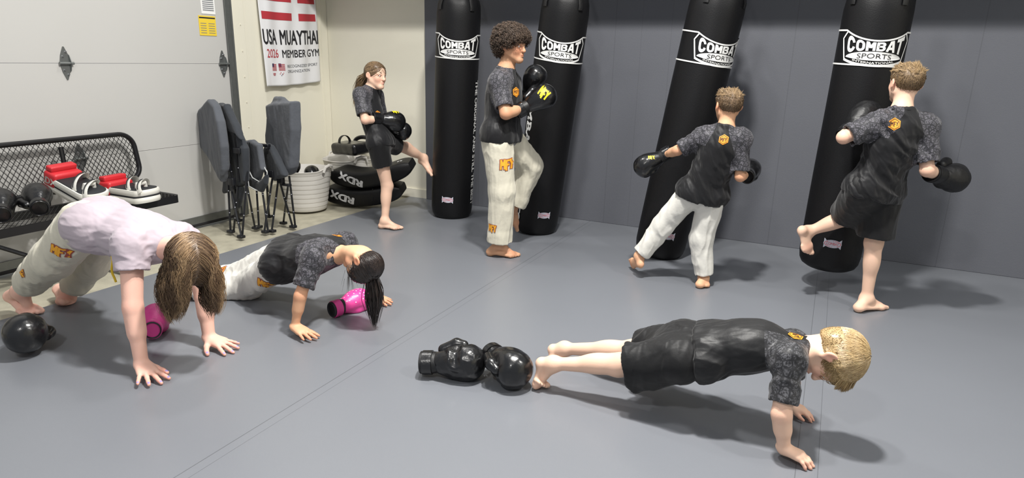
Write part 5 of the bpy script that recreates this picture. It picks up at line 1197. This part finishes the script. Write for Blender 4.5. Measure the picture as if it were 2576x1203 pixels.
# ---- folded camp chairs
M_chf = cloth_mat('slate_canvas', srgb(84, 87, 93), .85, .2, bump=.2, bscale=40); M_chd = cloth_mat('dark_canvas', srgb(54, 57, 62), .85, .2, bump=.2, bscale=40); M_pip = mat('grey_piping', srgb(190, 192, 192), .6); M_stl = mat('black_tube', srgb(26, 27, 31), .35, spec=.5)
M_scr = mat('bright_steel', srgb(210, 210, 215), .3, metal=1)
def q_(px, py, y): return at(px, py, y=y)
def zc(x, y, yy): return at(460+x/3.084, 230+y/3.084, y=yy)
def panel(S, pts, yy, h, r=.02, k=.03, tilt=0):
    R = np.column_stack([A(math.cos(.30), math.sin(.30)*.0+.0, 0)*0+nrm(A(1, -.42, 0)), A(0, 0, 1), np.cross(nrm(A(1, -.42, 0)), A(0, 0, 1))])
    P = [zc(x, y, yy) for x, y in pts]; o = np.mean(P, 0); rd = CAXES[2]; Q = []
    for (x, y), p in zip(pts, P):   # where the sight line to each corner meets the panel's own plane
        c = A(0, 0, CAMH); d = p-c; t = np.dot(o-c, R[:, 2])/np.dot(d, R[:, 2]); q = c+d*t-o; Q.append((q@R[:, 0], q@R[:, 1]))
    S.poly(o, Q, R, h, r, k); return o, R
def fabric(root, name, m, pans, seed, amp=.007, freq=30, res=.006):
    S = SDF(res, .03)
    for pts, yy, h in pans: panel(S, pts, yy, h, min(.02, h*.9))
    V, F = S.mesh(); V = relax(V, F, 3); V = disp(V, F, amp, folds(seed, freq, A(.15, 0, -1), .35, .9)); return mesh_np(name, V, F, root, [m], True)
def tubes(root, segs, y_top):
    for (a, b, ft) in segs:
        p = zc(*a, y_top); q = at(460+b[0]/3.084, 230+b[1]/3.084, z=.012) if ft else zc(*b, y_top)
        mb = MB(); mb.tube([p, q], .0085, 8); lg = mb.build('leg' if ft else 'frame_tube', M_stl, root, smooth=True)
        mb = MB(); n_ = nrm(A(0, 0, CAMH)-q)
        for t in (.35, .7): c = lerp(p, q, t)+n_*.008; mb.tube([c, c+n_*.003], .0045, 8)
        mb.build('rivet', M_scr, lg, smooth=True)
def feet_(root, L):
    for b in L: q = at(460+b[0]/3.084, 230+b[1]/3.084, z=.012); mb = MB(); mb.box((q[0], q[1], .013), (.028, .022, .012), bev=.006); mb.build('foot', M_stl, root, smooth=True)
def hubs_(root, L, yy):
    for (x, y, w, h) in L: mb = MB(); mb.box(zc(x, y, yy), (w, .018, h), bev=.006); mb.build('joint', M_stl, root, smooth=True)
def chair_a():
    root = empty('folded_camp_chair', at(590, 590, z=0), 'folded grey canvas camp chair leaning left, nearest the garage door', 'camp chair', 'folded camp chairs'); Y0 = 3.74
    fabric(root, 'backrest_fabric', M_chf, [([(45, 268), (145, 148), (222, 58), (262, 110), (300, 230), (330, 430), (335, 610), (322, 710), (225, 515), (135, 395)], Y0, .035)], 3)
    fabric(root, 'seat_fabric', M_chd, [([(262, 120), (300, 90), (345, 100), (415, 250), (465, 380), (430, 330), (345, 290), (310, 230)], Y0+.03, .03), ([(335, 280), (420, 290), (490, 440), (500, 700), (440, 750), (330, 790), (328, 600)], Y0+.07, .03)], 5)
    fabric(root, 'lower_sling', M_chd, [([(385, 740), (470, 740), (440, 900), (405, 930)], Y0+.05, .02)], 7)
    hubs_(root, [(425, 460, .035, .022), (345, 590, .03, .03), (380, 700, .03, .03)], Y0-.06)
    tubes(root, [((335, 290), (395, 760), 0), ((405, 340), (440, 700), 0), ((345, 600), (370, 1085), 1), ((378, 780), (455, 1125), 1), ((500, 600), (462, 1115), 1), ((425, 740), (395, 1085), 1), ((480, 640), (560, 1060), 1), ((395, 720), (436, 1000), 1)], Y0-.02); feet_(root, [(372, 1088), (452, 1128), (565, 1060), (436, 1000)])
def chair_b():
    root = empty('folded_camp_chair', at(690, 585, z=0), 'folded grey canvas camp chair standing upright in front of the white tub', 'camp chair', 'folded camp chairs'); Y0 = 4.0
    fabric(root, 'backrest_fabric', M_chf, [([(670, 105), (720, 90), (875, 78), (880, 300), (866, 590), (850, 640), (810, 650), (765, 600), (738, 470), (740, 300), (680, 210)], Y0, .045), ([(703, 100), (722, 38), (778, 45), (818, 82), (800, 110)], Y0+.05, .025)], 13)
    fabric(root, 'rear_fabric', M_chf, [([(672, 190), (745, 240), (745, 480), (700, 440), (658, 400)], Y0+.07, .03)], 14, .005)
    fabric(root, 'seat_fabric', M_chd, [([(660, 405), (692, 420), (775, 585), (805, 655), (725, 695), (668, 600), (640, 480)], Y0-.05, .03)], 15, .006)
    Y1 = 3.86; arm = fabric(root, 'arm_rest', M_chf, [([(468, 388), (540, 376), (600, 408), (622, 560), (632, 610), (585, 690), (500, 640), (488, 520)], Y1, .028)], 17, .006)
    fabric(arm, 'cup_pouch', M_chd, [([(495, 535), (530, 650), (600, 695), (655, 640), (650, 720), (622, 785), (565, 765), (512, 735)], Y1-.035, .022)], 19, .004)
    mb = MB(); e = lambda x, y: zc(x, y, Y1-.066)
    for L in ([(492, 522), (505, 600), (540, 670), (600, 705), (650, 655), (655, 630), (630, 585)], [(512, 735), (565, 765), (622, 785), (650, 715), (655, 640)], [(492, 522), (500, 640), (512, 735)]): mb.tube([e(*p) for p in L], .0045, 6)
    mb.build('piping', M_pip, arm, smooth=True)
    hubs_(root, [(632, 418, .055, .012), (690, 640, .03, .03), (760, 690, .03, .025), (805, 725, .04, .010)], Y0-.09)
    tubes(root, [((610, 420), (660, 780), 0), ((662, 420), (700, 690), 0), ((740, 690), (690, 1080), 1), ((600, 650), (660, 1080), 1), ((700, 640), (632, 1090), 1), ((752, 700), (850, 1045), 1), ((825, 660), (872, 1045), 1), ((815, 740), (780, 1020), 1), ((640, 600), (670, 970), 1), ((565, 650), (590, 1045), 1)], Y0-.05); feet_(root, [(640, 1090), (694, 1084), (780, 1022), (855, 1050), (670, 970), (590, 1050)])
chair_a(); chair_b()
# ---- flexible tubs and what is in them
M_tub = mat('white_rubber_tub', srgb(206, 203, 197), .55, spec=.35, var=.03, vscale=6)
def tub(c, label, ha):
    root = empty('flexible_tub', c, label, 'tub', 'white flexible tubs'); mb = MB(); H = .385; n = 48; V = []; F = []
    prof = [(.0, .0), (.185, 0), (.196, .012)]+[(.196+.058*(z/H)-(.0035 if k % 4 == 0 else 0), z) for k, z in enumerate(np.sort(np.concatenate([np.linspace(.05, H-.03, 8), np.linspace(.05, H-.03, 8)+.0035, np.linspace(.05, H-.03, 8)-.0035, np.linspace(.05, H-.03, 8)+.02]))-.0035+.0035*0)]+[(.262, H), (.256, H+.004), (.248, H-.004), (.190, .02), (0, .015)]
    for (r, z) in prof:
        for k in range(n):
            a = 2*math.pi*k/n; lift = 0 if z < H*.6 else .035*(z/H-.6)/.4*math.exp(-((((a-ha+math.pi) % math.pi)-0)/.30)**2 if ((a-ha+math.pi) % math.pi) < math.pi/2 else -((((a-ha) % math.pi)-math.pi)/.30)**2)
            V.append((c[0]+r*math.cos(a), c[1]+r*math.sin(a), z+lift))
    for i in range(len(prof)-1):
        for k in range(n): k2 = (k+1) % n; F.append((i*n+k, i*n+k2, (i+1)*n+k2, (i+1)*n+k))
    mb.add(V, F); mb.build('tub_body', M_tub, root, smooth=True)
    for sg in (0, math.pi):
        a = ha+sg; p = A(c[0]+.262*math.cos(a), c[1]+.262*math.sin(a), H+.02); t = A(-math.sin(a), math.cos(a), 0); o = A(math.cos(a), math.sin(a), 0)
        mb = MB(); mb.tube([p-t*.075-A(0, 0, .03), p-t*.055+A(0, 0, .018)+o*.008, p+A(0, 0, .032)+o*.012, p+t*.055+A(0, 0, .018)+o*.008, p+t*.075-A(0, 0, .03)], .010, 8, flat=1.3); mb.build('handle', M_tub, root, smooth=True)
T1 = at(772, 508, z=0); T2 = at(893, 470, z=0); T2 = A(-4.54, 5.42, 0); T1 = A(-4.46, 4.69, 0)
tub(T1, 'white flexible tub behind the folded chairs holding black gloves', .15); tub(T2, 'white flexible tub in the corner behind the stacked kick shields', -.35)
def dark_pad(c, d, up, L, W_, H, label, cat, name, group=None):
    R = frame(d, up); root = empty(name, c, label, cat, group); S = SDF(.007, .02); S.box(c, A(L/2, W_/2, H/2), R=R, r=.035); V, F = S.mesh(); V = disp(relax(V, F, 2), F, .004, folds(int(L*100), 26)); mesh_np('pad_body', V, F, root, [M_lea], True)
    mb = MB()
    for sx in (-1, 1): mb.tube([c+R@A(sx*L*.22, W_*.3*math.cos(t), H/2-.004+.07*math.sin(t)) for t in np.linspace(0, math.pi, 13)], .022, 8, flat=.2, up=R[:, 2]); 
    mb2 = MB(); mb2.V = mb.V[:len(mb.V)//2]; mb2.F = mb.F[:len(mb.F)//2]; mb2.m = mb.m[:len(mb.F)//2]; mb2.build('arm_strap', M_leam, root, smooth=True)
    return root
dark_pad(A(-4.42, 5.33, .515), A(1, -.25, .06), A(0, -.1, 1), .40, .22, .12, 'thick black strike pad lying across the rim of the corner tub', 'strike pad', 'strike_pad')
rg = MB(); rg.tube([A(-4.40, 5.50, .56)+A(.10*math.cos(t), .02*math.sin(t), .05*math.sin(t)) for t in np.linspace(0, 2*math.pi, 25)[:-1]], .022, 8, closed=True); o = rg.build('focus_mitt', M_lea, smooth=True); tag(o, 'black padded ring standing behind the black strike pad in the corner tub', 'focus mitt')
loose_glove(T1+A(-.10, -.10, .30), A(.1, .3, .75), A(.6, -.6, .2), A(-.6, -.5, .2), .95, 'black boxing glove sticking up out of the tub behind the folded chairs', mains=M_lea, seed=25)
loose_glove(T1+A(.08, .02, .27), A(-.5, .5, .45), A(.2, -.3, .9), A(.6, .5, .1), .95, 'black boxing glove lying low inside the tub behind the folded chairs', mains=M_lea, seed=26)
# ---- kick shields
M_shd = mat('black_shield_vinyl', srgb(15, 15, 17), .5, spec=.4, bump=.12, bscale=60, var=.06, vscale=8); M_swh = mat('white_lettering', srgb(226, 226, 228), .5)
def shield(p0, p1, p2, label, thick=.165, wide=.27, up0=A(0, -.12, 1), tx=.34):
    root = empty('kick_shield', A(p1[0], p1[1], 0), label, 'kick shield', 'stacked black kick shields'); pts = []; cr = []; ups = []
    for i in range(33):
        t = i/32; p = (1-t)**2*p0+2*t*(1-t)*p1+t*t*p2; e = min(1, 1-(abs(t-.5)*2)**9*.55); pts.append(p); cr.append([(a, b) for a, b in rrect(wide*(.86+.14*e), thick*e, min(.045, thick*e*.35), 5)]); ups.append(up0)
    mb = MB(); sweep(mb, pts, cr, ups); b = mb.build('shield_body', M_shd, root, smooth=True)
    V, F = text2d('RDX', .075, .07, .27, sub=1); V = V-[.135, .037]; V[:, 0] += V[:, 1]*.25
    o = lerp(p0, p1, tx*2); tt = nrm(p1-p0); c = np.array([(1-tx)**2*p0+2*tx*(1-tx)*p1+tx*tx*p2])[0]
    stick('lettering', V, F, [0]*len(F), [M_swh], c+A(0, -wide*.5, 0), -tt, -nrm(up0), b, root, .003, .15)
    V, F = text2d("''", .03, .03, .05); tx2 = .86; c = (1-tx2)**2*p0+2*tx2*(1-tx2)*p1+tx2*tx2*p2; t2 = nrm(p2-p1); stick('lettering', V, F, [0]*len(F), [M_swh], c+A(0, -wide*.2, thick*.5), t2, np.cross(nrm(up0), t2), b, root, .003, .12)
    mb = MB(); tq = .74; c = (1-tq)**2*p0+2*tq*(1-tq)*p1+tq*tq*p2; mb.tube([c+A(0, -wide*.5-.002, -thick*.3), c+A(.005, -wide*.5-.006, 0), c+A(0, -wide*.5+.01, thick*.42)], .005, 6); mb.build('piping', M_leam, root, smooth=True)
    return b
s1a = at(838, 488, y=5.08); s1c = at(1030, 478, y=5.30); lo_ = lerp(s1a, s1c, .5)
shield(A(s1a[0]-.02, 5.05, .125), A(lo_[0]-.05, 5.06, .03), A(s1c[0]-.02, 5.22, .19), 'black kick shield with upside-down white letters, lowest of the stack on the floor')
shield(A(s1a[0]+.08, 5.06, .315), A(lo_[0]+.05, 5.08, .19), A(s1c[0]+.08, 5.24, .44), 'black kick shield resting on another one, upper of the stack')
